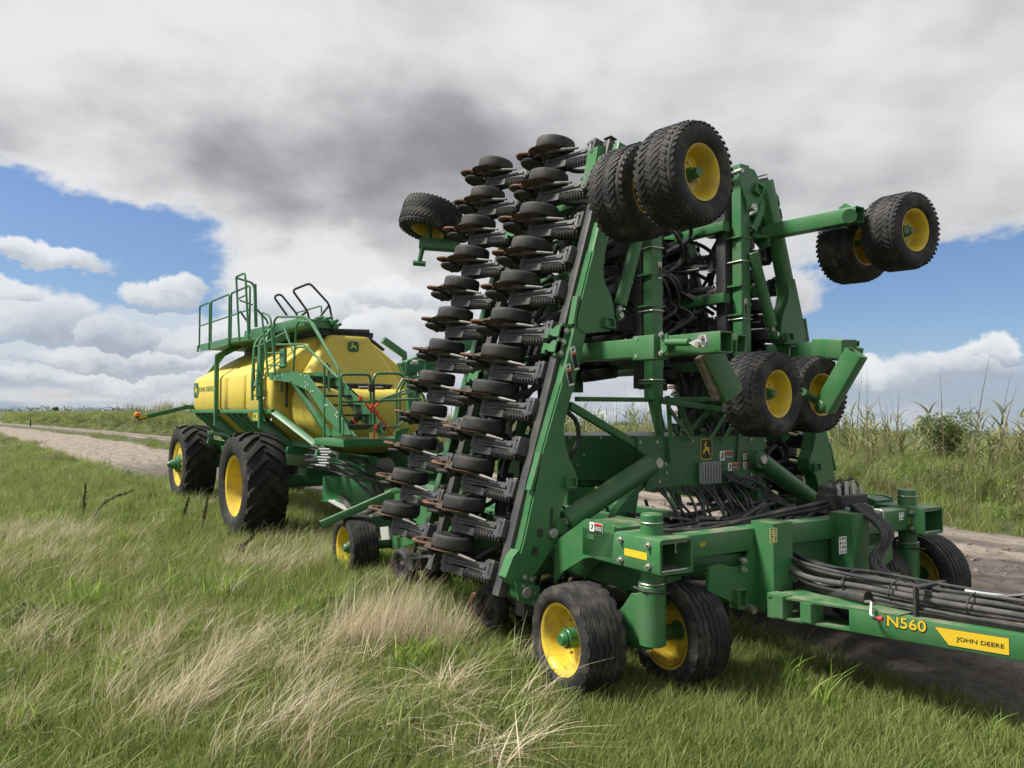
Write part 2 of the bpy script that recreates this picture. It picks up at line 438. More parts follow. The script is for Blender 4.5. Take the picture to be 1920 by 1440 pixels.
# clear sky, a little paler towards the horizon
clear = N('ShaderNodeMix', data_type='RGBA', blend_type='MULTIPLY')
put(clear.inputs[0], 1.0); put(clear.inputs[6], sky_tex.outputs[0]); put(clear.inputs[7], (0.040, 0.047, 0.058, 1))
hz = sstep(sz, 0.0, 0.16, 0.55, 0.0)
c0 = cmix(hz, clear.outputs[2], (0.225, 0.28, 0.36, 1))
c1 = cmix(high, c0, c_high)
c2 = cmix(mth('MULTIPLY', low, 0.92), c1, c_low)
bg = N('ShaderNodeBackground')
put(bg.inputs['Color'], c2)
bg.inputs['Strength'].default_value = 1.0
world.cycles.sampling_method = 'NONE'
out = N('ShaderNodeOutputWorld')
nt.links.new(bg.outputs[0], out.inputs[0])

# ------------------------------------------------------------------ terrain
TILT = R(1.62)                       # the ground falls a little towards the near side
def smst(a, b, x):
    t = np.clip((x - a) / (b - a), 0, 1); return t * t * (3 - 2 * t)
def far_edge(x):                     # far edge of the dirt track
    return np.where(x < 0, 9.0 + 0.035 * x - 0.0005 * np.maximum(x, -160) ** 2, 9.0 + 0.02 * x)
def wob(x, y):
    return (np.sin(x * 0.9 + 1.3 * np.sin(y * 0.7)) * 0.5 + np.sin(y * 1.7 + x * 0.6 + 2.0) * 0.3 + np.sin(x * 2.9 - y * 2.3) * 0.2)
def track_mask(x, y):
    d = y - far_edge(x)
    near = -9.2 + 0.35 * wob(x * 0.6, y * 0.6) - 2.0 * smst(-14, -24, x)
    near = near + 1.6 * np.exp(-((x + 15) / 6.0) ** 2)
    strip = np.exp(-((d + 4.4 + .5 * wob(x * .3, y)) / 1.25) ** 2) * smst(-30, -42, x)      # grass grown back between the wheel ways
    return smst(near - 0.35, near + 0.5, d) * smst(0.5, -0.4, d + 0.3 * wob(x, y)) * (1 - .95 * strip)
def ground_z(x, y):
    d = y - far_edge(x)
    z = math.tan(TILT) * np.clip(y, -9, 10.5)
    z = z + (0.60 + 0.75 * smst(-22, -75, x)) * smst(0.2, 3.2, d) + 0.10 * smst(3, 8, d) - 0.35 * smst(9, 40, d)
    z = z + .09 * np.exp(-((x - 1.8) / 2.2) ** 2) * smst(.6, 1.3, y) * smst(4.2, 3.0, y)
    tm = track_mask(x, y)
    z = z + 0.030 * wob(x, y) * (0.4 + 0.6 * (1 - tm))
    for c, w, a in ((-2.1, .28, .06), (-3.4, .34, .07), (-5.0, .3, .03)):
        q = (d - c - 0.12 * np.sin(x * 0.5)) / w
        z = z + tm * a * (-np.exp(-q * q) + 0.75 * np.exp(-(np.abs(q) - 1.7) ** 2 / .35)) * (0.6 + 0.4 * np.sin(x * 2.1 + d) * np.sin(x * 5.3))
    z = z + tm * 0.012 * (np.sin(x * 11 + 3 * np.sin(y * 4)) * np.sin(y * 13 + x * 3) + np.sin(x * 23 + y * 5) * np.sin(y * 27 - x * 7) * .7)
    z = z - 0.06 * np.exp(-((x + 8.4) / 1.6) ** 2 - ((y + 2.6) / 1.6) ** 2) - 0.05 * np.exp(-((x + 14.5) / 1.6) ** 2 - ((y + 2.6) / 1.6) ** 2)
    return z
def warp(n, lo, hi, mid, k):
    t = np.linspace(-1, 1, n); s = np.sinh(k * t) / math.sinh(k)
    return np.where(s < 0, mid + s * (mid - lo), mid + s * (hi - mid))
gx = warp(420, -1500, 900, 1.0, 6.6); gy = warp(380, -700, 1800, 4.0, 6.2)
GX, GY = np.meshgrid(gx, gy)
GZ = ground_z(GX, GY)
me = bpy.data.meshes.new('ground')
nx, ny = len(gx), len(gy)
co = np.stack([GX, GY, GZ], -1).reshape(-1, 3)
ii = np.arange(nx * ny).reshape(ny, nx)
fc = np.stack([ii[:-1, :-1], ii[:-1, 1:], ii[1:, 1:], ii[1:, :-1]], -1).reshape(-1, 4)
me.from_pydata(co.tolist(), [], fc.tolist())
me.polygons.foreach_set('use_smooth', [True] * len(me.polygons))
at1 = me.attributes.new('track', 'FLOAT', 'POINT'); at1.data.foreach_set('value', track_mask(GX, GY).ravel())
dd = GY - far_edge(GX)
mud = smst(-4.6, -6.2, dd) * smst(-40, -8, GX) + np.exp(-((dd + 3.4) / .9) ** 2) * 0.85 + np.exp(-((dd + 1.2) / .5) ** 2) * .45 + .22
wet = np.exp(-((dd + 3.4 - .12 * np.sin(GX * .5)) / .42) ** 2) + np.exp(-((dd + 2.1) / .3) ** 2) * .6
at2 = me.attributes.new('mud', 'FLOAT', 'POINT'); at2.data.foreach_set('value', np.clip(mud, 0, 1).ravel())
at3 = me.attributes.new('wet', 'FLOAT', 'POINT'); at3.data.foreach_set('value', np.clip(wet, 0, 1).ravel())
gm = bpy.data.materials.new('field_ground'); gm.use_nodes = True
nt = gm.node_tree
bs = nt.nodes['Principled BSDF']
geo = N('ShaderNodeNewGeometry')
def attr(nm):
    a = N('ShaderNodeAttribute', attribute_name=nm); return a.outputs['Fac']
pos = geo.outputs['Position']
n1 = noise(pos, 0.8, 4, 0.6); n2 = noise(pos, 6.0, 5, 0.65); n3 = noise(pos, 38.0, 3, 0.7); n4 = noise(pos, 2.4, 6, 0.62, .3)
stretch = N('ShaderNodeMapping'); put(stretch.inputs['Vector'], pos); stretch.inputs['Scale'].default_value = (0.35, 2.2, 1)
n5 = noise(stretch.outputs[0], 1.6, 5, 0.62)
trk = sstep(mth('ADD', attr('track'), mth('MULTIPLY', mth('SUBTRACT', n4, 0.5), 1.5)), 0.42, 0.62)
sand = cmix(sstep(n5, 0.36, 0.64), (0.315, 0.265, 0.212, 1), (0.185, 0.155, 0.125, 1))
sand = cmix(sstep(n3, 0.42, 0.72), sand, (0.13, 0.108, 0.088, 1))
mudc = cmix(sstep(n2, 0.38, 0.66), (0.105, 0.090, 0.078, 1), (0.058, 0.049, 0.042, 1))
mudc = cmix(sstep(n3, 0.60, 0.70), mudc, (0.23, 0.20, 0.17, 1))
mf = sstep(mth('ADD', attr('mud'), mth('MULTIPLY', mth('SUBTRACT', n4, 0.5), 1.2)), 0.30, 0.70)
dirt = cmix(mf, sand, mudc)
soil = cmix(sstep(n2, 0.35, 0.7), (0.055, 0.070, 0.022, 1), (0.085, 0.080, 0.036, 1))
put(bs.inputs['Base Color'], cmix(trk, soil, dirt))
wetf = mth('MULTIPLY', sstep(mth('ADD', attr('wet'), mth('MULTIPLY', mth('SUBTRACT', n1, 0.5), 1.1)), 0.80, 1.0), trk)
rg = N('ShaderNodeMapRange'); put(rg.inputs[0], wetf); rg.inputs[3].default_value = 0.95; rg.inputs[4].default_value = 0.18
put(bs.inputs['Roughness'], rg.outputs[0])
bp = N('ShaderNodeBump'); bp.inputs['Distance'].default_value = 0.05
put(bp.inputs['Height'], mth('ADD', mth('MULTIPLY', n2, 0.7), mth('MULTIPLY', n3, 0.5)))
br = N('ShaderNodeMapRange'); put(br.inputs[0], wetf); br.inputs[3].default_value = 0.9; br.inputs[4].default_value = 0.05
put(bp.inputs['Strength'], br.outputs[0]); put(bs.inputs['Normal'], bp.outputs[0])
me.materials.append(gm)
ground = tag(link('ground', me), kind='structure')

# ------------------------------------------------------------------ wheels (built round the local y axis, outer face towards +y)
def tyre_turf(r=0.40, w=0.40, rim=0.205):
    g = G()
    prof = [(rim, -w * .36), (rim + .03, -w * .46), (rim + .09, -w * .5), (r - .05, -w * .475), (r - .016, -w * .40), (r - .010, -w * .2), (r - .008, 0),
            (r - .010, w * .2), (r - .016, w * .40), (r - .05, w * .475), (rim + .09, w * .5), (rim + .03, w * .46), (rim, w * .36), (rim - .012, 0)]
    g.lathe(prof, seg=56, closed=True)
    rows = [(-.40, .15), (-.245, .15), (-.085, .15), (.085, .15), (.245, .15), (.40, .15)]
    nb = 42
    for ri, (yc, wd) in enumerate(rows):
        for k in range(nb):
            a = 2 * math.pi * (k + 0.5 * (ri % 2)) / nb
            hw = w * wd / 2 * 1.02; sk = 0.050 * (1 if ri % 2 else -1)
            edge = abs(yc) > .35
            rr = r - (0.012 if edge else 0)
            vs = []
            for dr, f in ((-0.014, 1.0), (-0.003, 0.90)):
                for dy, da in ((-1, -1), (1, -1), (1, 1), (-1, 1)):
                    y = w * yc + dy * hw * (1.0 if dr < 0 else .93)
                    an = a + (da * 0.040 * f + dy * sk)
                    q = rr + dr - (0.010 if edge and dy * yc > 0 else 0)
                    vs.append((math.cos(an) * q, y, math.sin(an) * q))
            g.add(vs, [(4, 5, 6, 7), (0, 1, 5, 4), (1, 2, 6, 5), (2, 3, 7, 6), (3, 0, 4, 7)])
    return g
def tyre_rib(r=0.432, w=0.39, rim=0.272):
    prof = [(rim, -.36, 0), (rim + .02, -.45, 0), (rim + .06, -.5, 0), (r - .06, -.49, 0)]
    edges = [-.42, -.27, -.135, 0, .135, .27, .42]
    prof += [(r - .018, -.45, 1)]
    for i in range(6):
        a, b = edges[i], edges[i + 1]
        top = r - .014 * (abs(a + b) / 2 / .42) ** 2 * 1.2
        prof += [(top - .012, a + .009, 1), (top, a + .014, 1), (top, b - .014, 1), (top - .012, b - .009, 1)]
    prof += [(r - .018, .45, 1), (r - .06, .49, 0), (rim + .06, .5, 0), (rim + .02, .45, 0), (rim, .36, 0), (rim - .012, 0, 0)]
    g = G(); seg = 132; rg = []
    for k in range(seg):
        t = 2 * math.pi * k / seg
        zz = (abs((k % 6) / 6 * 2 - 1) * 2 - 1) * .020
        ring = []
        for rr, y, z in prof:
            q = rr
            if z and abs(y) > .44 and (k % 6) in (0,): q -= .016
            ring.append((math.cos(t) * q, (y + (zz if z else 0)) * w, math.sin(t) * q))
        rg.append(ring)
    return g.rings(rg, loop=True)
def tyre_lug(r=1.03, w=0.80, rim=0.575):
    g = G(); b = r - .06
    prof = [(rim, -.40), (rim + .04, -.46), (rim + .16, -.5), (b - .12, -.495), (b - .03, -.46), (b, -.34), (b + .012, 0), (b, .34), (b - .03, .46), (b - .12, .495), (rim + .16, .5), (rim + .04, .46), (rim, .40), (rim - .02, 0)]
    g.lathe([(q, y * w) for q, y in prof], seg=72, closed=True)
    n = 19
    for side in (-1, 1):
        for k in range(n):
            a0 = 2 * math.pi * (k + (0.5 if side > 0 else 0)) / n
            rg = []
            for j, t in enumerate((0, .25, .5, .75, .93, 1.0)):
                y = side * (-.02 + .50 * t) * w
                a = a0 + 0.40 * t ** 1.25
                hw = 0.042 + .012 * t
                top = r + .0 - .035 * t ** 3; bot = b - .05 - .05 * t ** 3
                if t == 1.0: top -= .14; bot -= .13
                ring = []
                for q, dw in ((bot, -1.3), (top, -.8), (top, .8), (bot, 1.3)):
                    an = a + dw * hw / r
                    ring.append((math.cos(an) * q, y, math.sin(an) * q))
                rg.append(ring)
            g.rings(rg)
    return g
def rim_disc(rf, w, dish, mat_hub='dgreen', rb=None):
    """flange radius rf, tyre width w, disc set in by dish from the outer flange"""
    o = w * .42
    g = G()
    prof = [(rf * 1.0, -o), (rf * 1.06, -o - .004), (rf * 1.06, -o + .008), (rf * .97, -o + .02), (rf * .93, -o * .3), (rf * .90, o - dish - .03), (rf * .93, o * .3), (rf * .97, o - .02), (rf * 1.06, o - .008), (rf * 1.06, o + .004), (rf * 1.0, o), (rf * .94, o - .015), (rf * .86, o - dish * .5), (rf * .82, o - dish + .02), (rf * .78, o - dish), (rf * .30, o - dish + .01), (0.004, o - dish + .01),
            (0.004, o - dish - .008), (rf * .30, o - dish - .008), (rf * .78, o - dish - .016), (rf * .84, o - dish - .05), (rf * .90, -o * .3), (rf * .95, -o + .012)]
    g.lathe(prof, seg=48)
    return g
def wheel_kit(name, tyre, tmat, rim, rmat, hub, hmat='dgreen', bolts=None):
    w = empty(name)
    tyre.obj('tyre', M[tmat], w, angle=40)
    rim.obj('rim', M[rmat], w, angle=40)
    hub.obj('hub', M[hmat], w)
    if bolts: tag(bolts.obj('wheel_nuts', M['zinc'], w), kind='stuff')
    return w
def bolt_ring(rr, y, n, r=.012, h=.02):
    g = G()
    for k in range(n):
        a = 2 * math.pi * (k + .5) / n
        g.cyl((math.cos(a) * rr, y, math.sin(a) * rr), (math.cos(a) * rr, y + h, math.sin(a) * rr), r, seg=6)
    return g
def wheel_matrix(c, axis, roll=0.0):
    y = V(axis).normalized(); x = V((0, 0, 1)).cross(y)
    if x.length < .2: x = V((1, 0, 0)).cross(y)
    x.normalize(); z = x.cross(y)
    return axes(c, x, y, z) @ Matrix.Rotation(roll, 4, 'Y')
def turf_hub():
    y = .40 * .42 - .13
    return G().cyl((0, y - .02, 0), (0, y + .05, 0), .062, .055, 16).cyl((0, y + .05, 0), (0, y + .10, 0), .042, .034, 12, ch=.008)
def rib_hub():
    y = .40 * .42 - .17
    return G().cyl((0, y - .02, 0), (0, y + .12, 0), .085, .080, 18, ch=.006).cyl((0, y + .12, 0), (0, y + .17, 0), .062, .05, 14, ch=.01)

# ------------------------------------------------------------------ the air drill
TH = R(16.615)
drill = tag(empty('air_drill', rot=(TILT, 0, 0)), 'green folding air drill with black disc openers on raised wings and a long tongue', 'seed drill')
D = drill
SINT, COST = math.sin(TH), math.cos(TH)
def W(x, s, n, side=-1):
    """point on a folded wing: x forward, s out along the wing, n towards its underside; side -1 near, +1 far"""
    y = -2.472 + s * SINT - n * COST; z = 1.0 + s * COST + n * SINT
    return V((x, y if side < 0 else -y, z))

# -- row opener, built in working position round the gauge wheel's centre (x forward, z up)
def make_opener():
    o = empty('row_opener', D)
    c = M['cast']; k = M['black']; dk = M['dark']
    yc = .150
    # arm casting: wide at the boot, waisted, wide again at the knuckle
    pa, pb = V((-.12, 0, .01)), V((.605, 0, .165)); u = pb - pa; nz = V((u.z, 0, -u.x)).normalized()
    out = [(0, .034), (.04, .050), (.16, .052), (.30, .038), (.55, .034), (.74, .040), (.80, .046), (.84, .072), (.96, .072), (1.0, .060)]
    poly = [pa + u * t + V((0, yc + w_, 0)) for t, w_ in out] + [pa + u * t + V((0, yc - w_, 0)) for t, w_ in reversed(out)]
    g = G().plate([p + nz * .026 for p in poly], nz * -.065)
    g.tube([pa + u * .12 + V((0, yc, 0)) + nz * .024, pa + u * .82 + V((0, yc, 0)) + nz * .024], .020, 6)
    g.cyl(pa + u * .05 + V((0, yc - .06, 0)), pa + u * .05 + V((0, yc + .07, 0)), .048, seg=12)
    g.obj('arm', c, o)
    # knuckle and clamp on the rockshaft
    g = G()
    for dy in (-.062, .062):
        g.plate([pa + u * .83 + V((0, yc + dy - .013, 0)) + nz * .05, pa + u * .98 + V((0, yc + dy - .013, 0)) + nz * .08, pa + u * 1.03 + V((0, yc + dy - .013, 0)) - nz * .07, pa + u * .87 + V((0, yc + dy - .013, 0)) - nz * .07], (0, .026, 0))
    g.cyl(pa + u * .91 + V((0, yc - .088, 0)) + nz * .03, pa + u * .91 + V((0, yc + .088, 0)) + nz * .03, .036, seg=14)
    g.box((.630, yc, .17), (.030, .165, .185), ch=.007).box((.604, yc, .17), (.022, .14, .14), ch=.006)
    for y in (yc - .07, yc + .07):
        for z in (.24, .10):
            g.cyl((.57, y, z), (.64, y, z), .010, seg=6).cyl((.616, y, z), (.596, y, z), .020, seg=6)
    g.obj('clamp', c, o)
    ys = yc + .090
    G().spring((.585, ys, .16), (.22, ys - .004, .08), .041, .0115, 9.5).obj('down_pressure_spring', k, o)
    G().cyl((.61, ys, .165), (.10, ys - .006, .055), .020, seg=8).plate([(.27, ys - .035, .13), (.25, ys - .035, .03), (.05, ys - .035, -.02), (-.09, ys - .035, -.02), (-.12, ys - .035, .04), (.0, ys - .035, .10)], (0, .07, 0)).cyl((-.05, ys - .045, .02), (-.05, ys + .05, .02), .036, seg=10).obj('spring_housing', dk, o)
    # gauge wheel
    tw = Matrix.Rotation(R(3), 4, 'Z') @ Matrix.Rotation(R(8), 4, 'X')
    prof = [(.12, -.045), (.155, -.066), (.183, -.073), (.200, -.064), (.206, -.04), (.207, 0), (.206, .035), (.200, .052), (.19, .058), (.165, .05), (.12, .03)]
    G().lathe(prof, seg=32, closed=True).obj('gauge_wheel', M['rubber2'], o, tw, angle=50)
    G().lathe([(.145, -.03), (.12, -.018), (.05, -.028), (.03, -.045), (.004, -.045), (.004, .03), (.04, .03), (.12, .01), (.145, .02)], seg=24).obj('wheel_plate', M['dark'], o, tw)
    # disc blade under the gauge wheel, bevelled edge
    td = Matrix.Translation((-.045, .074, -.02)) @ Matrix.Rotation(R(2.5), 4, 'Z') @ Matrix.Rotation(R(7.5), 4, 'X')
    G().lathe([(.004, -.004), (.20, -.004), (.231, .0), (.20, .004), (.004, .004)], seg=36).obj('disc_blade', M['disc'], o, td)
    # boot, scraper and hub
    G().plate([(.10, .098, .10), (.09, .088, -.04), (.0, .075, -.12), (-.11, .075, -.12), (-.17, .090, .0), (-.13, .098, .10), (-.02, .105, .15)], (0, .03, 0)).cyl((0, .06, 0), (0, .10, 0), .075, .07, 14).box((.06, .10, .07), (.22, .03, .10), Euler((0, -.5, 0)), .01).obj('seed_boot', dk, o)
    G().plate([(-.24, .055, -.10), (-.06, .05, -.17), (-.05, .05, -.20), (-.26, .055, -.17)], (0, .045, 0)).obj('scraper', M['scraper'], o)
    # linkage pipe to the depth handle
    g = G().tube([(.40, .118, .05), (.30, .108, .02), (.18, .098, -.02), (.04, .090, -.07), (-.14, .088, -.11), (-.22, .09, -.11)], .017, 8, rad=[.012, .016, .021, .027, .024, .016])
    g.cyl((.0, .075, -.04), (.0, .125, -.04), .032, seg=10)
    g.obj('depth_linkage', M['pipe'], o)
    # press wheel and closing wheel on their trailing arms
    G().tube([(-.05, .14, .05), (-.20, .14, .02), (-.33, .14, -.03)], .018, 6).tube([(-.10, .12, .08), (-.24, .10, .02), (-.36, .075, -.10)], .020, 6).cyl((-.375, .03, -.125), (-.375, .10, -.125), .030, seg=10).cyl((-.33, .11, -.03), (-.33, .175, -.03), .024, seg=10).obj('trailing_arm', dk, o)
    G().lathe([(.085, -.014), (.120, -.016), (.130, 0), (.120, .016), (.085, .014)], seg=24, closed=True).lathe([(.09, -.008), (.004, -.012), (.004, .012), (.09, .008)], seg=16).obj('press_wheel', M['rubber2'], o, Matrix.Translation((-.30, .135, -.07)), angle=50)
    tcw = Matrix.Translation((-.345, .052, -.10)) @ Matrix.Scale(.92, 4) @ Matrix.Rotation(R(5), 4, 'Z') @ Matrix.Rotation(R(9), 4, 'X')
    G().lathe([(.112, -.012), (.152, -.018), (.164, 0), (.152, .016), (.112, .010)], seg=30, closed=True).obj('closing_wheel', M['rust'], o, tcw)
    G().lathe([(.118, -.006), (.06, .004), (.004, .01), (.004, .016), (.06, .012), (.118, .006)], seg=20, closed=True).obj('closing_wheel_disc', M['dark'], o, tcw)
    # seed hose
    G().tube(smooth_path([(-.02, .125, .10), (.02, .15, .26), (.10, .10, .42), (.12, .02, .60)], 4), .024, 7).obj('seed_hose', M['hose'], o)
    return o
op0 = make_opener()
phiN = -(math.pi / 2 + TH)
jit = random.Random(21)
def place_opener(m4, first=[True]):
    m4 = m4 @ Matrix.Translation((jit.uniform(-.012, .012), jit.uniform(-.008, .008), jit.uniform(-.012, .012))) @ Matrix.Rotation(R(jit.uniform(-3, 3)), 4, 'Y') @ Matrix.Rotation(R(jit.uniform(-1.6, 1.6)), 4, 'Z')
    if first[0]:
        first[0] = False; op0.matrix_local = m4; return op0
    return copy_tree(op0, D, m4)
MIR = Matrix.Scale(-1, 4, (0, 1, 0))
SPC = 0.381
for n in range(12):
    place_opener(Matrix.Translation(W(0, n * SPC, 0)) @ Matrix.Rotation(phiN, 4, 'X'))
for n in range(12):
    place_opener(Matrix.Translation(W(-1.321, n * SPC + .1665, 0)) @ Matrix.Rotation(phiN, 4, 'X'))
for n in range(12):
    place_opener(MIR @ Matrix.Translation(W(0, n * SPC, 0)) @ Matrix.Rotation(phiN, 4, 'X'))
for n in range(12):
    place_opener(MIR @ Matrix.Translation(W(-1.321, n * SPC + .1665, 0)) @ Matrix.Rotation(phiN, 4, 'X'))
# outer wings hang folded inside, openers facing the middle
for sgn in (-1, 1):
    for xr, zo in ((0.0, 0.0), (-1.321, .19)):
        for n in range(6):
            rot = Matrix.Rotation(R(90), 4, 'X')
            yo = -.25 if sgn < 0 else -.45
            m4 = Matrix.Translation((xr - .30, yo - .20, 2.66 + zo + n * SPC)) @ rot
            place_opener(m4 if sgn < 0 else MIR @ m4)

g_ = M['green']; dg = M['dgreen']; bk = M['black']
# -- wing frames
for side in (-1, 1):
    def w(x, s, n): return W(x, s, n, side)
    nrm = (w(0, 0, 1) - w(0, 0, 0))
    for x in (.70, -.62):
        beam(D, 'rockshaft', bk, w(x, -.34, -.18), w(x, 4.12, -.18), .11, .085, up=nrm, r=.012)
        # joints where each section of the shaft is sleeved
        for k in range(12):
            s = k * SPC + (-.04 if x > 0 else .13)
            beam(D, 'shaft_seam', bk, w(x, s, -.18), w(x, s + .008, -.18), .114, .089, up=nrm, r=.01)
    beam(D, 'wing_beam', g_, w(.79, -.10, -.26), w(.79, 4.08, -.26), .135, .15, up=nrm, r=.022)
    beam(D, 'wing_beam', g_, w(-.66, -.05, -.38), w(-.66, 4.12, -.38), .12, .14, up=nrm, r=.02)
    for s in (.30, 1.15, 2.0, 2.9, 3.8):
        beam(D, 'cross_tube', dg, w(.57, s, -.52), w(-1.55, s, -.52), .10, .13, up=nrm, r=.016)
    beam(D, 'wing_beam', dg, w(-1.55, .0, -.52), w(-1.55, 4.05, -.52), .12, .12, up=nrm, r=.02)
    # cast shaft brackets bolted to the beams
    for x0, s0 in ((.70, 1.86), (-.62, 1.62), (.70, 3.6), (-.62, 3.3)):
        G().plate([w(x0 + .065, s0, -.29), w(x0 + .090, s0, -.29), w(x0 + .090, s0 + .32, -.29), w(x0 + .065, s0 + .32, -.29)], nrm * .20).obj('shaft_bracket', g_, D)
        for cs in (.03, .18):
            claw = [(.11, .0), (.11, .11), (.05, .12), (.0, .085), (-.05, .095), (-.10, .075), (-.115, .045), (-.07, .03), (-.03, .035), (.02, .01)]
            G().plate([w(x0 + q - .02, s0 + cs + p, -.135) for q, p in claw], nrm * .06).cyl(w(x0 - .105, s0 + cs + .0, -.10), w(x0 - .105, s0 + cs + .10, -.10), .032, seg=10).obj('bracket_claw', g_, D)
        g = G()
        for q in (.04, .15, .26): g.bolt(w(x0 + .093, s0 + q, -.15), (1, 0, 0), .020, .02)
        tag(g.obj('bracket_bolts', M['zinc'], D), kind='stuff')
def mir(p): return (p[0], -p[1], p[2])
# gusset plates on the front wing beams (outline on the beam's front, thickness to the rear)
XF = .87
lower = [(0.87, -1.708, 2.495), (0.87, -1.671, 2.52), (0.87, -1.751, 2.323), (0.87, -1.793, 2.216), (0.87, -1.817, 2.105), (0.87, -1.794, 1.95), (0.87, -1.734, 1.779), (0.87, -1.674, 1.689), (0.87, -1.674, 1.582), (0.87, -1.783, 1.501), (0.87, -1.825, 1.398), (0.87, -1.873, 1.282), (0.87, -1.885, 1.125), (0.87, -1.915, 1.038), (0.87, -1.991, 0.969), (0.87, -2.128, 0.806), (0.87, -2.323, 0.855), (0.87, -2.235, 1.123), (0.87, -2.127, 1.521), (0.87, -2.041, 1.871), (0.87, -1.936, 2.178), (0.87, -1.822, 2.502)]
upper = [(0.87, -1.319, 3.708), (0.87, -1.352, 3.577), (0.87, -1.32, 3.453), (0.87, -1.256, 3.357), (0.87, -1.217, 3.242), (0.87, -1.205, 3.085), (0.87, -1.271, 3.004), (0.87, -1.558, 2.969), (0.87, -1.657, 3.027), (0.87, -1.644, 3.137), (0.87, -1.511, 3.571), (0.87, -1.453, 3.754)]
sock_lo = (0.875, -1.757, 1.601); sock_up = (0.875, -1.3, 3.078)
for mf in (lambda p: p, mir):
    for pl in (lower, upper):
        plate(D, 'gusset_plate', g_, [mf(p) for p in pl], (-.018, 0, 0))
        plate(D, 'gusset_plate', g_, [mf((p[0] - .17, p[1], p[2])) for p in pl], (.018, 0, 0))
        plate(D, 'gusset_web', dg, [mf((p[0] - .02, p[1] * 1.0 - .012 * (1 if p[1] < 0 else -1), p[2])) for p in pl], (-.13, 0, 0))
    for sk in (sock_lo, sock_up):
        q = mf(sk); beam(D, 'tool_socket', g_, (q[0] - .02, q[1], q[2]), (q[0] + .05, q[1], q[2]), .115, .10, up=(0, .1 * (1 if q[1] < 0 else -1), 1), open1=True, r=.02)
    # slotted keeper plates on the outer edge
    for a, b in (((0.865, -2.055, 1.871), (0.865, -2.164, 1.546)), ((0.865, -1.633, 3.312), (0.865, -1.69, 3.046))):
        a, b = mf(a), mf(b)
        G().beam((.83, a[1], a[2]), (.83, b[1], b[2]), .085, .03, up=(0, a[1], 0), r=.008).obj('keeper_plate', g_, D)
    # pivot pin washers and bolts
    p = mf((0.875, -1.941, 1.155)); cyl(D, 'fold_pin', M['zinc'], (.69, p[1], p[2]), (.91, p[1], p[2]), .045, seg=20, ch=.006)
    # pin slot: flat dark plate painting the slot's shade onto the gusset
    sl = [mf((0.872, -1.956, 1.383)), mf((0.872, -1.933, 1.381)), mf((0.872, -1.939, 1.201)), mf((0.872, -1.968, 1.204))]
    plate(D, 'slot_shade', M['dark'], sl, (.004, 0, 0))
    for sl in ([(0.872, -2.101, 1.214), (0.872, -2.043, 1.196), (0.872, -2.055, 1.126), (0.872, -2.112, 1.15)], [(0.872, -2.146, 1.06), (0.872, -2.09, 1.04), (0.872, -2.112, 0.963), (0.872, -2.169, 0.987)]):
        plate(D, 'cut_out_shade', M['dark'], [mf(p) for p in sl], (.004, 0, 0))  # flat dark plates in place of the shade inside the openings
# lower wing hinges: bracket, boss and pin
for mf in (lambda p: p, mir):
    a = mf((0.9, -2.244, 0.673))
    cyl(D, 'hinge_boss', g_, (.62, a[1], a[2]), (.90, a[1], a[2]), .085, seg=20)
    cyl(D, 'hinge_pin', M['zinc'], (.58, a[1], a[2]), (.93, a[1], a[2]), .05, seg=18, ch=.008)
    pl = [mf((0.875, -2.435, 0.819)), mf((0.875, -2.359, 0.984)), mf((0.875, -2.304, 1.038)), mf((0.875, -2.149, 0.823)), mf((0.875, -2.126, 0.727)), mf((0.875, -2.205, 0.7)), mf((0.875, -2.37, 0.743))]
    plate(D, 'hinge_bracket', g_, pl, (-.12, 0, 0))
    pl = [mf((0.89, -2.363, 0.781)), mf((0.89, -2.114, 0.715)), mf((0.89, -2.091, 0.587)), mf((0.89, -2.159, 0.535)), mf((0.89, -2.325, 0.617))]
    plate(D, 'hinge_lug', g_, pl, (.025, 0, 0)); plate(D, 'hinge_lug', g_, [(p[0] - .32, p[1], p[2]) for p in pl], (.025, 0, 0))
    g = G()
    for q in [(0.9, -2.255, 0.803), (0.9, -2.188, 0.781), (0.9, -2.282, 0.737), (0.9, -2.216, 0.715), (0.9, -2.16, 0.658), (0.9, -2.171, 0.576)]: g.bolt(mf(q), (1, 0, 0), .016, .02)
    tag(g.obj('hinge_bolts', M['zinc'], D), kind='stuff')
# -- outer wings: posts, shafts, rails
for sgn, yp, z0, z1 in ((-1, -.56, 2.36, 4.95), (1, .76, 2.40, 4.98)):
    beam(D, 'outer_wing_beam', g_, (.70, yp, z0), (.70, yp, z1), .15, .135, up=(1, 0, 0), r=.02)
    beam(D, 'outer_wing_beam', dg, (-.60, yp, z0 + .1), (-.60, yp, z1 - .1), .13, .12, up=(1, 0, 0), r=.02)
    for x in (.50, -.82):
        beam(D, 'rockshaft', bk, (x, yp - .04 * sgn, z0 + .12), (x, yp - .04 * sgn, z1 - .02), .15, .14, up=(1, 0, 0), r=.012)
    for z in (2.75, 3.5, 4.3):
        beam(D, 'cross_tube', dg, (.63, yp - .16 * sgn, z), (-1.5, yp - .16 * sgn, z), .10, .11, r=.014)
    for z in (2.52, 3.30, 3.62, 4.16):
        g = G().plate([(.775, yp - .10, z), (.775, yp + .10, z), (.60, yp + .12, z), (.60, yp - .12, z)], (0, 0, .018))
        g.obj('collar_plate', g_, D)
    for z in (2.56, 3.26, 3.9):
        tube(D, 'u_bolt', M['zinc'], round_path([(.58, yp - .085, z), (.785, yp - .085, z), (.785, yp + .085, z), (.58, yp + .085, z)], .03), .008, 6)
    beam(D, 'foot_rail', dg, (.70, yp - .98 if sgn < 0 else yp, z0), (.70, yp if sgn < 0 else yp + .9, z0), .05, .045, r=.006)
beam(D, 'foot_rail', dg, (.66, -.56, 2.36), (.66, .76, 2.38), .05, .05, r=.006)
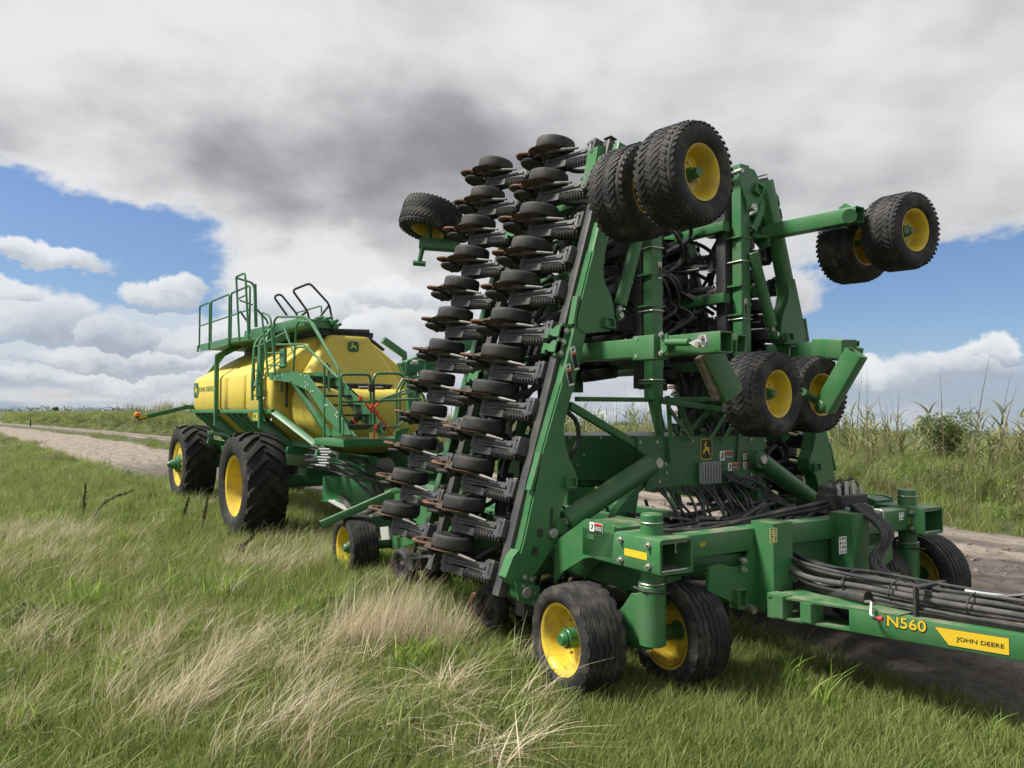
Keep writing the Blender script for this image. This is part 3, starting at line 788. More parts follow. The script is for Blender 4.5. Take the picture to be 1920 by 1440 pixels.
# top hinges between wing and outer wing
for sgn in (-1, 1):
    hp = [(0.8, 0.619, 4.946), (0.8, 0.852, 4.921), (0.8, 0.956, 4.787), (0.8, 0.989, 4.629), (0.8, 0.828, 4.486), (0.8, 0.758, 4.488), (0.8, 0.601, 4.819)]
    if sgn < 0: hp = [(p[0], -p[1], p[2]) for p in hp]
    plate(D, 'hinge_plate', g_, hp, (.022, 0, 0)); plate(D, 'hinge_plate', g_, [(p[0] - .28, p[1], p[2]) for p in hp], (.022, 0, 0))
    def sg(p): return (p[0], sgn * abs(p[1]) if True else p[1], p[2])
    s0 = sg((0.83, 0.883, 4.702)); beam(D, 'tool_socket', g_, (.80, s0[1], s0[2]), (.87, s0[1], s0[2]), .12, .12, up=(0, .45 * sgn, 1), open1=True, r=.018)
    c0 = sg((0.83, 0.81, 4.495)); cyl(D, 'hinge_pin', M['zinc'], (.50, c0[1], c0[2]), (.86, c0[1], c0[2]), .042, seg=18, ch=.006)
    c1 = sg((0.83, 0.618, 4.873)); cyl(D, 'hinge_pin', M['zinc'], (.50, c1[1], c1[2]), (.85, c1[1], c1[2]), .028, seg=14)
    l0, l1 = sg((0.8, 1.042, 4.613)), sg((0.8, 0.85, 4.25))
    beam(D, 'link_bar', g_, l0, l1, .03, .085, up=(0, 1, 0), r=.01)
    tp = [(0.72, 1.053, 4.866), (0.72, 1.28, 4.828), (0.72, 1.305, 4.695), (0.72, 1.357, 4.479), (0.72, 1.099, 4.371), (0.72, 1.046, 4.486), (0.72, 1.193, 4.599)]
    if sgn < 0: tp = [(p[0], -p[1], p[2]) for p in tp]
    plate(D, 'wing_tip_plate', g_, tp, (-.16, 0, 0))
    # lift link cylinder inside the wing
    a, b = sg((0.8, -1.112, 3.17)), sg((0.8, -0.797, 4.117))
    if sgn > 0: a, b = sg((0.8, 1.169, 3.104)), sg((0.8, 0.82, 4.021))
    ab = (V(b) - V(a))
    cyl(D, 'fold_cylinder', g_, V(a) + ab * .10, V(a) + ab * .98, .062, seg=24, ch=.008)
    cyl(D, 'cylinder_eye', g_, V(a) + V((-.04, 0, 0)), V(a) + V((.04, 0, 0)), .05, seg=16); cyl(D, 'cylinder_rod', M['zinc'], a, V(a) + ab * .12, .03, seg=12)
    cyl(D, 'cylinder_pin', M['zinc'], V(a) + V((-.06, 0, 0)), V(a) + V((.065, 0, 0)), .026, seg=12)
# top gauge wheels: duals hung on arms that reach forward
turf = wheel_kit('gauge_wheel', tyre_turf(), 'rubber', rim_disc(.205, .40, .13), 'yellow', turf_hub(), 'dgreen', bolt_ring(.095, .046, 6, .011, .016))
turf.parent = D
def put_turf(c, axis, roll=0.0, first=[True]):
    m4 = wheel_matrix(c, axis, roll)
    if first[0]:
        first[0] = False; turf.matrix_local = m4; return turf
    return copy_tree(turf, D, m4)
ax_n = (1, .13, -.03)
put_turf((2.268, -1.677, 4.057), ax_n, .2); put_turf((1.668, -1.653, 4.068), (-1, -.13, .03), .9)
put_turf((2.003, 1.665, 4.091), (1, -.06, -.05), .4); put_turf((1.432, 1.72, 4.045), (-1, .06, .05), 1.3)
put_turf((1.762, -0.199, 2.403), (1, .12, 0), .5); put_turf((1.415, 0.938, 2.422), (-1, .02, .05), .1)
beam(D, 'wheel_arm', g_, (.60, -1.12, 4.28), (1.98, -1.12, 4.22), .15, .16, r=.02, open1=True)
cyl(D, 'caster_pivot', g_, (1.93, -1.30, 4.22), (1.93, -1.02, 4.22), .075, seg=18)
beam(D, 'caster_leg', g_, (1.95, -1.34, 4.22), (1.95, -1.68, 4.06), .10, .09, r=.015)
cyl(D, 'wheel_axle', dg, (1.45, -1.685, 4.08), (2.42, -1.67, 4.06), .035, seg=14)
beam(D, 'wheel_arm', g_, (0.597, 1.2, 4.292), (1.855, 1.2, 4.248), .15, .16, r=.02, open1=True)
G().plate([(0.571, 1.11, 4.205), (0.565, 1.11, 4.281), (0.672, 1.11, 4.339), (0.806, 1.11, 4.324), (0.803, 1.11, 4.101), (0.669, 1.11, 4.088)], (0, .02, 0)).plate([(0.78, 0.891, 4.212), (0.78, 1.114, 4.239), (0.78, 1.113, 4.203), (0.78, 0.89, 4.176)], (-.2, 0, 0)).obj('arm_bracket', g_, D)
cyl(D, 'caster_pivot', g_, (1.842, 1.05, 4.214), (1.634, 1.36, 4.301), .07, seg=18)
beam(D, 'caster_leg', g_, (1.664, 1.38, 4.314), (1.72, 1.762, 4.136), .11, .10, r=.02)
cyl(D, 'wheel_axle', dg, (1.158, 1.734, 4.06), (2.124, 1.576, 4.078), .035, seg=14)
plate(D, 'arm_gusset', g_, [(1.614, 1.2, 4.368), (1.689, 1.2, 4.401), (1.773, 1.2, 4.343), (1.784, 1.2, 4.308), (1.625, 1.2, 4.326)], (0, .02, 0))
# middle gauge wheels: near arm with twin tube end, far arm with cranked leg
beam(D, 'wheel_arm', g_, (0.559, -1.37, 2.812), (2.334, -1.3, 2.79), .15, .17, r=.02, open1=True)
beam(D, 'wheel_arm_sleeve', g_, (1.441, -1.4, 2.792), (1.708, -1.4, 2.788), .17, .21, r=.02)
beam(D, 'wheel_arm_end', g_, (2.102, -1.15, 2.811), (2.326, -1.12, 2.783), .13, .15, r=.02, open1=True)
G().plate([(1.76, -1.46, 2.858), (1.83, -1.46, 2.896), (1.842, -1.46, 2.86), (1.835, -1.46, 2.75), (1.791, -1.46, 2.721), (1.759, -1.46, 2.768)], (0, .02, 0)).obj('arm_bracket', g_, D)
G().cyl((1.846, -1.47, 2.815), (2.1, -1.47, 2.796), .03, seg=12).obj('lock_cylinder', g_, D)
G().plate([(2.114, -1.49, 2.789), (2.224, -1.49, 2.819), (2.252, -1.49, 2.846), (2.297, -1.49, 2.838), (2.307, -1.49, 2.787), (2.279, -1.49, 2.748), (2.212, -1.49, 2.744)], (0, .03, 0)).obj('lock_link', M['pale'], D)
g = G()
for p in [(2.263, -1.49, 2.82), (2.229, -1.49, 2.772)]: g.cyl(V(p), V(p) - V((0, .03, 0)), .022, seg=10)
for p in [(1.784, -1.47, 2.886), (1.782, -1.47, 2.73), (1.484, -1.47, 2.722), (1.492, -1.47, 2.874)]: g.bolt(p, (0, -1, 0), .016, .02)
tag(g.obj('arm_bolts', M['zinc'], D), kind='stuff')
beam(D, 'caster_leg', M['soil'], (1.846, -1.05, 2.734), (1.862, -0.85, 2.38), .06, .18, r=.02)
beam(D, 'caster_leg', dg, (1.853, -0.98, 2.746), (1.892, -0.75, 2.38), .10, .22, r=.02)
cyl(D, 'wheel_axle', dg, (1.5, -0.383, 2.391), (1.85, -0.225, 2.406), .04, seg=14)
beam(D, 'wheel_arm', dg, (0.565, 1.4, 2.923), (1.275, 1.4, 2.919), .15, .17, r=.02)
G().beam((1.267, 1.32, 2.933), (1.86, 0.98, 2.856), .16, .20, r=.03).plate([(1.341, 1.2, 2.946), (1.387, 1.2, 2.982), (1.609, 1.2, 2.954), (1.76, 1.2, 2.894), (1.747, 1.2, 2.84), (1.512, 1.2, 2.776), (1.385, 1.2, 2.829)], (0, .18, 0)).obj('arm_knuckle', g_, D)
beam(D, 'knuckle_tube', g_, (1.402, 1.5, 2.955), (1.585, 1.5, 2.93), .13, .13, r=.02, open1=True)
beam(D, 'cranked_leg', g_, (2.021, 0.86, 2.814), (1.672, 0.84, 2.272), .13, .20, up=(1, 0, 0), r=.025, open0=True)
cyl(D, 'axle_boss', g_, (1.657, 0.76, 2.293), (1.713, 0.92, 2.288), .065, seg=18, ch=.01)
cyl(D, 'wheel_axle', dg, (1.62, 0.571, 2.436), (1.5, 0.994, 2.333), .04, seg=14)
tube(D, 'u_bolt', M['zinc'], round_path([(0.902, 1.3, 2.862), (0.911, 1.3, 2.969), (0.989, 1.3, 2.97)], .02), .008, 6)
# rear gauge wheel at the top of the near wing
rt = (-2.42, -1.534, 4.732)
put_turf(rt, (.0, -.29, -.96), .3)
beam(D, 'wheel_arm', g_, (-2.23, -1.211, 4.385), (-2.507, -1.651, 4.42), .13, .14, up=(0, .3, 1), r=.018)
cyl(D, 'wheel_axle', dg, V(rt), V((-2.447, -1.558, 4.434)), .04, seg=14)
G().cyl((-2.441, -1.637, 4.375), (-2.472, -1.674, 4.168), .035, .03, 12).cyl((-2.513, -1.738, 4.161), (-2.429, -1.604, 4.147), .035, seg=10).obj('screw_jack', g_, D)

# -- main frame
for sy in (-1, 1):
    beam(D, 'main_rail', dg, (1.9, sy * 1.45, .80), (-3.6, sy * 1.45, .80), .15, .20, r=.02)
    beam(D, 'inner_rail', dg, (2.0, sy * .55, .82), (-3.6, sy * .55, .82), .12, .18, r=.02)
for x in (1.25, .2, -1.2, -2.6, -3.55):
    beam(D, 'cross_member', dg, (x, -1.9 if x < 1 else -1.45, .72), (x, 1.9 if x < 1 else 1.45, .72), .14, .16, r=.02)
for x in (.84, -1.46):
    beam(D, 'rockshaft', bk, (x - .10, -2.2, .50), (x - .10, 2.2, .50), .14, .14, r=.012)
for n in range(11):
    for x, o in ((.05, 0), (-2.25, .12)):
        place_opener(Matrix.Translation((x, -2.08 + o + n * SPC, .34)))
panel = [(0.93, -0.991, 1.995), (0.93, 0.856, 1.961), (0.93, 0.863, 1.857), (0.93, 0.75, 1.78), (0.93, 0.697, 1.69), (0.93, 0.755, 1.545), (0.93, 0.626, 1.454), (0.93, -0.784, 1.455), (0.93, -0.886, 1.481), (0.93, -0.823, 1.683), (0.93, -0.857, 1.797), (0.93, -0.978, 1.878)]
plate(D, 'front_panel', dg, panel, (-.012, 0, 0))
beam(D, 'panel_flange', dg, V((0.9, -0.964, 1.999)), V((0.9, 0.893, 1.965)), .06, .012, r=.003)
plate(D, 'tool_box_side', dg, [(0.35, -1.425, 2.002), (0.35, -0.358, 1.984), (0.35, -0.332, 1.484), (0.35, -1.255, 1.562), (0.35, -1.374, 1.721), (0.35, -1.432, 1.855)], (-.02, 0, 0))
box(D, 'tool_box', dg, (-.55, 0, 1.72), (1.7, 2.3, .50), ch=.02)
g = G()
for p in [(0.935, -0.955, 1.949), (0.935, -0.735, 1.944), (0.935, -0.259, 1.944), (0.935, 0.179, 1.935), (0.935, 0.611, 1.943), (0.935, 0.832, 1.927), (0.935, -0.619, 1.638), (0.935, -0.711, 1.56), (0.935, -0.739, 1.478), (0.935, -0.726, 1.472), (0.935, 0.507, 1.641), (0.935, 0.6, 1.728), (0.935, 0.605, 1.569), (0.935, 0.496, 1.489), (0.935, -0.625, 1.727)]: g.bolt(p, (1, 0, 0), .012, .012)
for p in [(0.36, -1.367, 1.98), (0.36, -0.968, 1.973), (0.36, -1.188, 1.806), (0.36, -1.269, 1.707), (0.36, -0.555, 1.758)]: g.bolt(p, (1, 0, 0), .010, .01)
tag(g.obj('panel_bolts', M['zinc'], D), kind='stuff')
# uprights and braces above the panel
def strip(p0, p1, wd, th, m=dg, nm='brace'): return beam(D, nm, m, p0, p1, th, wd, up=(0, 1, 0), r=.005)
strip((0.97, -0.623, 2.397), (0.97, -0.566, 1.738), .055, .012); strip((0.985, -0.625, 2.277), (0.985, -0.31, 1.952), .045, .012)
strip((0.97, -0.03, 1.968), (0.97, 0.232, 2.251), .045, .012); strip((0.985, 0.125, 1.938), (0.985, 0.31, 2.15), .045, .012); strip((0.955, 0.395, 1.719), (0.955, 0.433, 2.082), .05, .012)
strip((0.8, -0.606, 2.357), (0.8, -0.566, 1.973), .10, .012); strip((0.6, -0.196, 2.083), (0.6, -0.098, 1.958), .06, .012); strip((0.3, 0.321, 2.012), (0.3, 0.792, 2.324), .08, .012); strip((0.6, -0.155, 2.408), (0.6, 0.098, 1.931), .08, .012)
beam(D, 'diagonal_brace', dg, (0.78, -1.678, 2.3), (0.88, -0.92, 1.9), .07, .07, r=.01)
beam(D, 'brace_rail', dg, (.80, -.55, 2.35), (.80, .75, 2.22), .05, .06, r=.008)
# fold cylinders
for a, b, rr in (((0.85, -1.853, 1.211), (1, -0.839, 1.749), .10), ((0.85, 1.904, 1.134), (1, 0.64, 1.735), .10)):
    a, b = V(a), V(b); d = (b - a)
    cyl(D, 'fold_cylinder', dg, a + d * .07, b - d * .02, rr, seg=32, ch=.012)
    cyl(D, 'cylinder_rod', M['zinc'], a, a + d * .10, .045, seg=14); cyl(D, 'cylinder_eye', dg, a + V((-.05, 0, 0)), a + V((.05, 0, 0)), .07, seg=18)
    cyl(D, 'cylinder_pin', M['zinc'], b + V((-.12, 0, 0)), b + V((.09, 0, 0)), .048, seg=18, ch=.006)
    cyl(D, 'cylinder_eye', dg, b + V((-.07, 0, 0)), b + V((.05, 0, 0)), .09, seg=20)
# cylinder towers under the panel
plate(D, 'tower_plate', dg, [(0.9, -0.858, 1.682), (0.9, -0.775, 1.705), (0.9, -0.804, 1.551), (0.9, -0.941, 1.456), (0.9, -0.997, 1.205), (0.9, -1.261, 1.21), (0.9, -1.221, 1.287), (0.9, -0.995, 1.494)], (-.10, 0, 0))
plate(D, 'tower_plate', dg, [(0.9, 0.791, 1.547), (0.9, 0.884, 1.467), (0.9, 0.957, 1.144), (0.9, 1.266, 0.975), (0.9, 0.825, 1.01), (0.9, 0.744, 1.331)], (-.10, 0, 0))
# finned controller and decals on the panel
g = G().box((.945, *(0.95, -0.036, 1.62)[1:]), (.03, .27, .22), ch=.006)
c0 = (0.97, -0.057, 1.622)
for k in range(7): g.box((.985, c0[1] - .12 + k * .04, c0[2]), (.06, .008, .22))
g.box((.965, c0[1], c0[2]), (.03, .26, .21), ch=.01); g.obj('controller', M['alum'], D)
box(D, 'controller_cable_box', M['dark'], (.955, c0[1] + .16, c0[2] - .01), (.05, .07, .20), ch=.01)
def deer(par, o, xdir, nrm, w, h, m_deer, m_back, m_rim):
    """yellow-rimmed shield with a leaping deer"""
    m4 = face_mat(o, xdir, nrm)
    def rr(w, h, z, n=5):
        pts = []
        for cx, cy, a0 in ((1, 1, 0), (-1, 1, 90), (-1, -1, 180), (1, -1, 270)):
            r = w * .22
            for k in range(n):
                a = R(a0 + 90 * k / (n - 1)); pts.append((cx * (w / 2 - r) + math.cos(a) * r, cy * (h / 2 - r) + math.sin(a) * r, z))
        return pts
    e = G().plate(rr(w, h, .001), (0, 0, .003)).obj('emblem', m_rim, par, m4)
    G().plate(rr(w * .9, h * .92, .0045), (0, 0, .0015)).obj('emblem_field', m_back, e)
    d = [(-.36, -.28), (-.20, -.20), (-.12, -.10), (.05, -.06), (.20, -.20), (.34, -.38), (.39, -.36), (.28, -.16), (.27, -.02), (.30, .06), (.22, .10), (.05, .10), (-.05, .16), (-.06, .26), (-.02, .36), (.02, .42), (-.03, .43), (-.08, .36), (-.12, .43), (-.15, .42), (-.13, .33), (-.20, .28), (-.27, .27), (-.26, .22), (-.17, .20), (-.17, .08), (-.22, .0), (-.34, -.06), (-.42, -.12), (-.40, -.16), (-.30, -.13), (-.26, -.16), (-.38, -.23)]
    G().plate([(x * w * .86, y * h * .86, .0065) for x, y in d], (0, 0, .0015)).obj('emblem_deer', m_deer, e)
deer(D, (0.933, -0.061, 1.859), (0, 1, 0), (1, 0, 0), .165, .215, M['decal_y'], M['decal_k'], M['decal_y'])
def warn(par, o, xdir, nrm, w, h, head='decal_o', vert=False):
    """safety decal: picture panel, coloured heading, print lines"""
    m4 = face_mat(o, xdir, nrm)
    d = G().plate([(-w / 2, -h / 2, .001), (w / 2, -h / 2, .001), (w / 2, h / 2, .001), (-w / 2, h / 2, .001)], (0, 0, .0015)).obj('safety_decal', M['white'], par, m4)
    if vert:
        G().box((0, -h * .10, .0035), (w * .9, h * .62, .001)).obj('decal_text_panel', M['decal_k'], d)
        G().box((0, h * .20, .0045), (w * .9, h * .10, .001)).obj('decal_heading', M[head], d)
        G().plate([(-w * .25, h * .30, .003), (w * .1, h * .30, .003), (w * .25, h * .44, .003), (-w * .1, h * .42, .003)], (0, 0, .001)).obj('decal_picture', M['decal_k'], d)
        return d
    G().box((w * .17, -h * .12, .0035), (w * .62, h * .70, .001)).obj('decal_text_panel', M['decal_k'], d)
    G().box((w * .17, h * .33, .0035), (w * .62, h * .26, .001)).obj('decal_heading', M[head], d)
    G().plate([(-w * .42, -h * .3, .003), (-w * .30, -h * .32, .003), (-w * .22, h * .10, .003), (-w * .28, h * .36, .003), (-w * .38, h * .30, .003), (-w * .32, 0, .003)], (0, 0, .001)).obj('decal_picture', M['decal_k'], d)
    g = G()
    for k in range(3): g.box((w * .17, h * (.06 - k * .16), .0045), (w * .54, h * .05, .001))
    tag(g.obj('decal_print', M['white'], d), kind='stuff')
    return d
warn(D, (0.934, 0.234, 1.784), (0, 1, 0), (1, 0, 0), .20, .10); warn(D, (0.934, 0.551, 1.763), (0, 1, 0), (1, 0, 0), .13, .065); warn(D, (0.934, 0.55, 1.678), (0, 1, 0), (1, 0, 0), .13, .06, 'decal_r')
warn(D, (0.934, 0.337, 1.664), (0, 1, 0), (1, 0, 0), .165, .085); warn(D, (0.934, 0.311, 1.543), (0, 1, 0), (1, 0, 0), .11, .07, 'decal_r')
warn(D, (0.874, -1.691, 2.73), (0, 1, .25), (1, 0, 0), .06, .22, 'decal_o', True); warn(D, (0.874, -1.747, 2.577), (0, 1, .25), (1, 0, 0), .06, .20, 'decal_o', True)
warn(D, (0.772, -0.532, 3.673), (0, 1, 0), (1, 0, 0), .045, .17, 'decal_o', True); warn(D, (0.772, 0.739, 3.39), (0, 1, 0), (1, 0, 0), .045, .18, 'decal_o', True)

# -- casters
rib = wheel_kit('caster_wheel', tyre_rib(), 'rubber', rim_disc(.272, .39, .17), 'yellow', rib_hub(), 'dgreen', bolt_ring(.14, .02, 8, .013, .02))
rib.parent = D
def put_rib(c, axis, roll=0.0, first=[True]):
    m4 = wheel_matrix(c, axis, roll)
    if first[0]:
        first[0] = False; rib.matrix_local = m4; return rib
    return copy_tree(rib, D, m4)
armside = [(0.874, -1.93, 0.737), (0.899, -1.93, 1.015), (0.932, -1.93, 1.105), (1.342, -1.93, 1.337), (1.624, -1.93, 1.34), (1.717, -1.93, 1.317), (1.689, -1.93, 1.066), (1.498, -1.93, 1.049), (1.318, -1.93, 1.002), (1.012, -1.93, 0.837), (0.89, -1.93, 0.707)]
for sy, ca in ((-1, 0.04), (1, -.05)):
    def q(p): return (p[0], p[1] * (-sy), p[2])
    plate(D, 'caster_arm', g_, [q(p) for p in armside], (0, -sy * .02, 0))
    plate(D, 'caster_arm', g_, [q((p[0], p[1] + .33, p[2])) for p in armside], (0, -sy * .02, 0))
    plate(D, 'caster_arm_web', dg, [q((p[0], p[1] + .02, p[2] - .012)) for p in armside[1:7]] + [q((p[0], p[1] + .02, p[2] + .012)) for p in armside[7:9]], (0, -sy * .30, 0))
    beam(D, 'caster_tube', g_, (1.30, sy * 1.76, 1.148), (2.24, sy * 1.76, 1.148), .34, .265, r=.03, open1=True, t=.02)
    cyl(D, 'spindle', g_, (1.968, sy * 1.76, .80), (1.968, sy * 1.76, 1.44), .088, seg=24, ch=.008)
    tube(D, 'spindle_ring', M['zinc'], [(1.968 + .098 * math.cos(a), sy * 1.76 + .098 * math.sin(a), .90) for a in np.linspace(0, 2 * math.pi, 22)], .009, 6)
    tube(D, 'spindle_ring', M['zinc'], [(1.968 + .094 * math.cos(a), sy * 1.76 + .094 * math.sin(a), 1.375) for a in np.linspace(0, 2 * math.pi, 22)], .004, 5)
    # leg sweeping back to the axle
    leg = [(1.99, .80), (1.99, .43), (1.90, .44), (1.80, .42), (1.70, .34), (1.56, .33), (1.54, .45), (1.62, .58), (1.72, .68), (1.82, .80)]
    cyl(D, 'leg_sleeve', g_, (1.968, sy * 1.76, .42), (1.968, sy * 1.76, .885), .108, seg=28, ch=.008)
    for dy in (-.085, .065): plate(D, 'caster_leg', g_, [(x, sy * 1.76 + dy, z) for x, z in leg], (0, .02, 0))
    plate(D, 'caster_leg_web', g_, [(x - .005 if i < 2 else x + .004, sy * 1.76 - .065, z + (.008 if 1 < i < 5 else -.004)) for i, (x, z) in enumerate(leg)], (0, .13, 0))
    tube(D, 'stop_rod', M['dark'], [(1.87, sy * 1.76 - .10, .86), (2.0, sy * 1.76 - .11, .85), (2.14, sy * 1.76 + .02, .85)], .011, 6)
    beam(D, 'walking_beam', dg, (1.42, sy * 1.76, .425), (1.92, sy * 1.76, .44), .13, .15, r=.03)
    cyl(D, 'axle', dg, (1.50, sy * 2.13, .425), (1.50, sy * 1.68, .425), .062, seg=20); cyl(D, 'axle', dg, (1.84, sy * 1.84, .44), (1.84, sy * 1.34, .44), .062, seg=20); cyl(D, 'axle_sleeve', dg, (1.66, sy * 1.90, .432), (1.66, sy * 1.62, .432), .085, seg=20)
    put_rib((1.50 if sy < 0 else 1.90, sy * 2.14, .425 if sy < 0 else .52), (-ca, sy, 0), .3 + sy); put_rib((1.84 if sy < 0 else 1.74, sy * 1.35, .44 if sy < 0 else .52), (ca, -sy, 0), 1.0)
    g = G()
    for x in (1.80, 2.12):
        for z in (1.07, 1.23):
            g.cyl((x, sy * 1.76 - .21, z), (x, sy * 1.76 - .165, z), .013, seg=8).cyl((x, sy * 1.76 - .185, z), (x, sy * 1.76 - .17, z), .027, seg=6)
    tag(g.obj('tube_bolts', M['zinc'], D), kind='stuff')
    for z in (1.04, 1.25): tube(D, 'tie_rod', M['zinc'], [(2.22, sy * 1.76 - .165, z), (2.22, sy * 1.76 + .165, z)], .008, 6)
    box(D, 'reflector_strip', M['decal_y'], (1.97, sy * 1.76 - .1715 if sy < 0 else sy * 1.76 - .1715, 1.14), (.26, .002, .055))
warn(D, (1.49, -1.934, 1.284), (1, 0, 0), (0, -1, 0), .17, .075, 'decal_r')
G().box((1.42, -1.935, 1.196), (.09, .004, .04), ch=.001).obj('arm_slot', dg, D)
# rear wheels, brackets, light arm
for sy in (-1, 1):
    put_rib((-3.50, sy * 2.12, .40), (0, sy, 0), .5 + sy)
    cyl(D, 'axle', dg, (-3.50, sy * 1.45, .40), (-3.50, sy * 2.1, .40), .06, seg=16)
    plate(D, 'axle_bracket', g_, [(-3.62, sy * 1.60, .34), (-3.34, sy * 1.60, .34), (-2.35, sy * 1.60, .62), (-2.3, sy * 1.60, 1.05), (-2.75, sy * 1.60, 1.15), (-3.05, sy * 1.60, .75)], (0, sy * .03, 0))
    box(D, 'rear_box', dg, (-3.25, sy * 1.2, 1.0), (.9, .55, .35), ch=.02)
beam(D, 'lamp_arm', g_, (-3.246, -1.7, 1.117), (-3.504, -2.6, 0.737), .10, .10, r=.008)
beam(D, 'lamp_arm_pivot', g_, (-3.429, -1.7, 1.108), (-2.955, -1.4, 1.278), .08, .08, r=.01)
beam(D, 'rear_tail_beam', dg, (-3.55, 0, .80), (-4.9, -.25, .62), .16, .18, r=.02)
plate(D, 'rear_gusset', M['pale'], [(-3.909, -1.6, 0.6), (-3.47, -1.6, 0.618), (-3.164, -1.6, 0.585), (-3.233, -1.6, 0.475), (-3.827, -1.6, 0.36)], (0, .02, 0))
tube(D, 'rear_hose', M['greyhose'], smooth_path([(-6.618, -1.2, 0.745), (-5.626, -1.3, 0.563), (-4.645, -1.4, 0.737), (-4.313, -1.4, 0.892)]), .05, 10)

# -- front frame and hitch posts
beam(D, 'front_bar', g_, (2.0, -1.60, 1.165), (2.0, 1.62, 1.165), .17, .19, r=.025)
beam(D, 'front_bar_joint', g_, (2.0, .60, 1.165), (2.0, 1.55, 1.165), .19, .21, r=.025)
for yy in (.72, 1.12): tube(D, 'u_bolt', M['zinc'], round_path([(1.9, yy, 1.285), (2.105, yy, 1.28), (2.105, yy, 1.04), (1.9, yy, 1.04)], .03), .009, 6)
for sy in (-1, 1):
    y0 = -.58 if sy < 0 else .50
    beam(D, 'hitch_post', g_, (2.16, y0, .60), (2.16, y0, 1.315), .25, .24, up=(1, 0, 0), r=.02)
    plate(D, 'post_arch', M['dark'], [(2.284, y0 - .07, .60), (2.284, y0 + .07, .60), (2.284, y0 + .07, .69), (2.284, y0 + .045, .73), (2.284, y0 - .045, .73), (2.284, y0 - .07, .69)], (.003, 0, 0))
    pl = [(2.1, -1.278, 0.802), (2.1, -1.264, 0.988), (2.1, -1.128, 0.999), (2.1, -0.965, 0.956), (2.1, -0.875, 0.963), (2.1, -0.822, 1.011), (2.1, -0.769, 1.086), (2.1, -0.608, 1.115), (2.1, -0.591, 0.528), (2.1, -0.829, 0.596), (2.1, -1.07, 0.707)]
    if sy > 0: pl = [(p[0], -p[1], p[2]) for p in pl]
    plate(D, 'hitch_plate', g_, pl, (-.03, 0, 0))
    beam(D, 'lower_tube', g_, (1.75, sy * 1.50, .74), (1.98, sy * .62, .70), .16, .16, r=.02); beam(D, 'upper_tube', g_, (1.80, sy * 1.50, .98), (1.98, sy * .62, .96), .12, .15, r=.02)
    sk = (2.10, sy * .93, .70); beam(D, 'tool_socket', g_, (2.05, sk[1], sk[2]), (2.15, sk[1], sk[2]), .11, .16, open1=True, r=.015)
    cyl(D, 'hitch_pin', M['zinc'], (2.05, sy * .80, .60), (2.16, sy * .80, .60), .035, seg=14)
plate(D, 'hitch_back_plate', dg, [(2.02, -.5, .62), (2.02, .45, .62), (2.02, .45, 1.06), (2.02, -.5, 1.06)], (-.02, 0, 0))
g = G()
for p in [(2.11, -0.893, 1.011), (2.11, -0.894, 0.936)]: g.cyl(V(p) - V((.02, 0, 0)), V(p) + V((.05, 0, 0)), .012, seg=8).cyl(V(p), V(p) + V((.022, 0, 0)), .028, seg=6)
tag(g.obj('hitch_bolts', M['zinc'], D), kind='stuff')
lettering(D, "60'", M['decal_y'], (2.086, -1.319, 1.179), (0, 1, 0), (1, 0, 0), .062, .042, .006)
def decal(par, o, xdir, nrm, w, h, m='white', nm='decal'):
    return G().plate([(-w / 2, -h / 2, .001), (w / 2, -h / 2, .001), (w / 2, h / 2, .001), (-w / 2, h / 2, .001)], (0, 0, .0015)).obj(nm, M[m], par, face_mat(o, xdir, nrm))
def grid_decal(o, xdir, nrm, w, h, nx_, ny_, m='white'):
    d = decal(D, o, xdir, nrm, w, h, m)
    g = G(); rnd = random.Random(4)
    for i in range(nx_):
        for j in range(ny_):
            g.box(((i + .5) / nx_ * w - w / 2 + rnd.uniform(-.1, .1) * w / nx_, (j + .5) / ny_ * h - h / 2, .0032), (w / nx_ * rnd.uniform(.35, .7), h / ny_ * rnd.uniform(.3, .6), .001))
    tag(g.obj('decal_print', M['decal_k'], d), kind='stuff')
dn = decal(D, (2.086, -1.59, 1.174), (0, 1, 0), (1, 0, 0), .075, .075)
tube(dn, 'decal_ring', M['decal_k'], [(.026 * math.cos(a), .026 * math.sin(a), .003) for a in np.linspace(0, 2 * math.pi, 16)], .0025, 4)
beam(dn, 'decal_bar', M['decal_k'], (-.018, .018, .003), (.018, -.018, .003), .004, .002)
grid_decal((2.286, -0.713, 1.222), (0, 1, 0), (1, 0, 0), .09, .12, 2, 6, 'decal_pale'); grid_decal((2.286, 0.212, 1.058), (0, 1, 0), (1, 0, 0), .11, .15, 3, 4)
warn(D, (2.1, 0.832, 1.185), (0, 1, 0), (1, 0, 0), .17, .085, 'decal_r'); grid_decal((2.15, 1.35, 1.213), (0, 1, 0), (1, 0, 0), .08, .07, 2, 2)

# -- tongue
tq0, tq1 = V((2.40, -.818, .665)), V((4.9, .012, .665))
td = (tq1 - tq0).normalized(); tn = V((td.y, -td.x, 0))
for sy in (-1, 1):
    def q(p): return V((p[0], p[1] if sy < 0 else -p[1], p[2]))
    inn = -tn * .05
    beam(D, 'tongue_bar', g_, q(tq0 + td * .55 + inn), q(tq1 + inn), .10, .175, r=.012)
    for z in (.745, .582):
        pl = [q((2.32, -.84, z)), q(tq0 + td * .9 + V((0, 0, z - .665))), q(tq0 + td * .9 + V((0, .22, z - .665))), q((2.75, -.42, z)), q((2.32, -.42, z))]
        plate(D, 'tongue_flange', g_, pl, (0, 0, .016))
    beam(D, 'tongue_end_post', g_, q((2.38, -.76, .595)), q((2.38, -.76, .77)), .13, .16, up=(1, 0, 0), r=.025)
    beam(D, 'tongue_stub', g_, q((2.62, -.68, .598)), q((2.62, -.68, .744)), .16, .10, up=(1, 0, 0), r=.01)
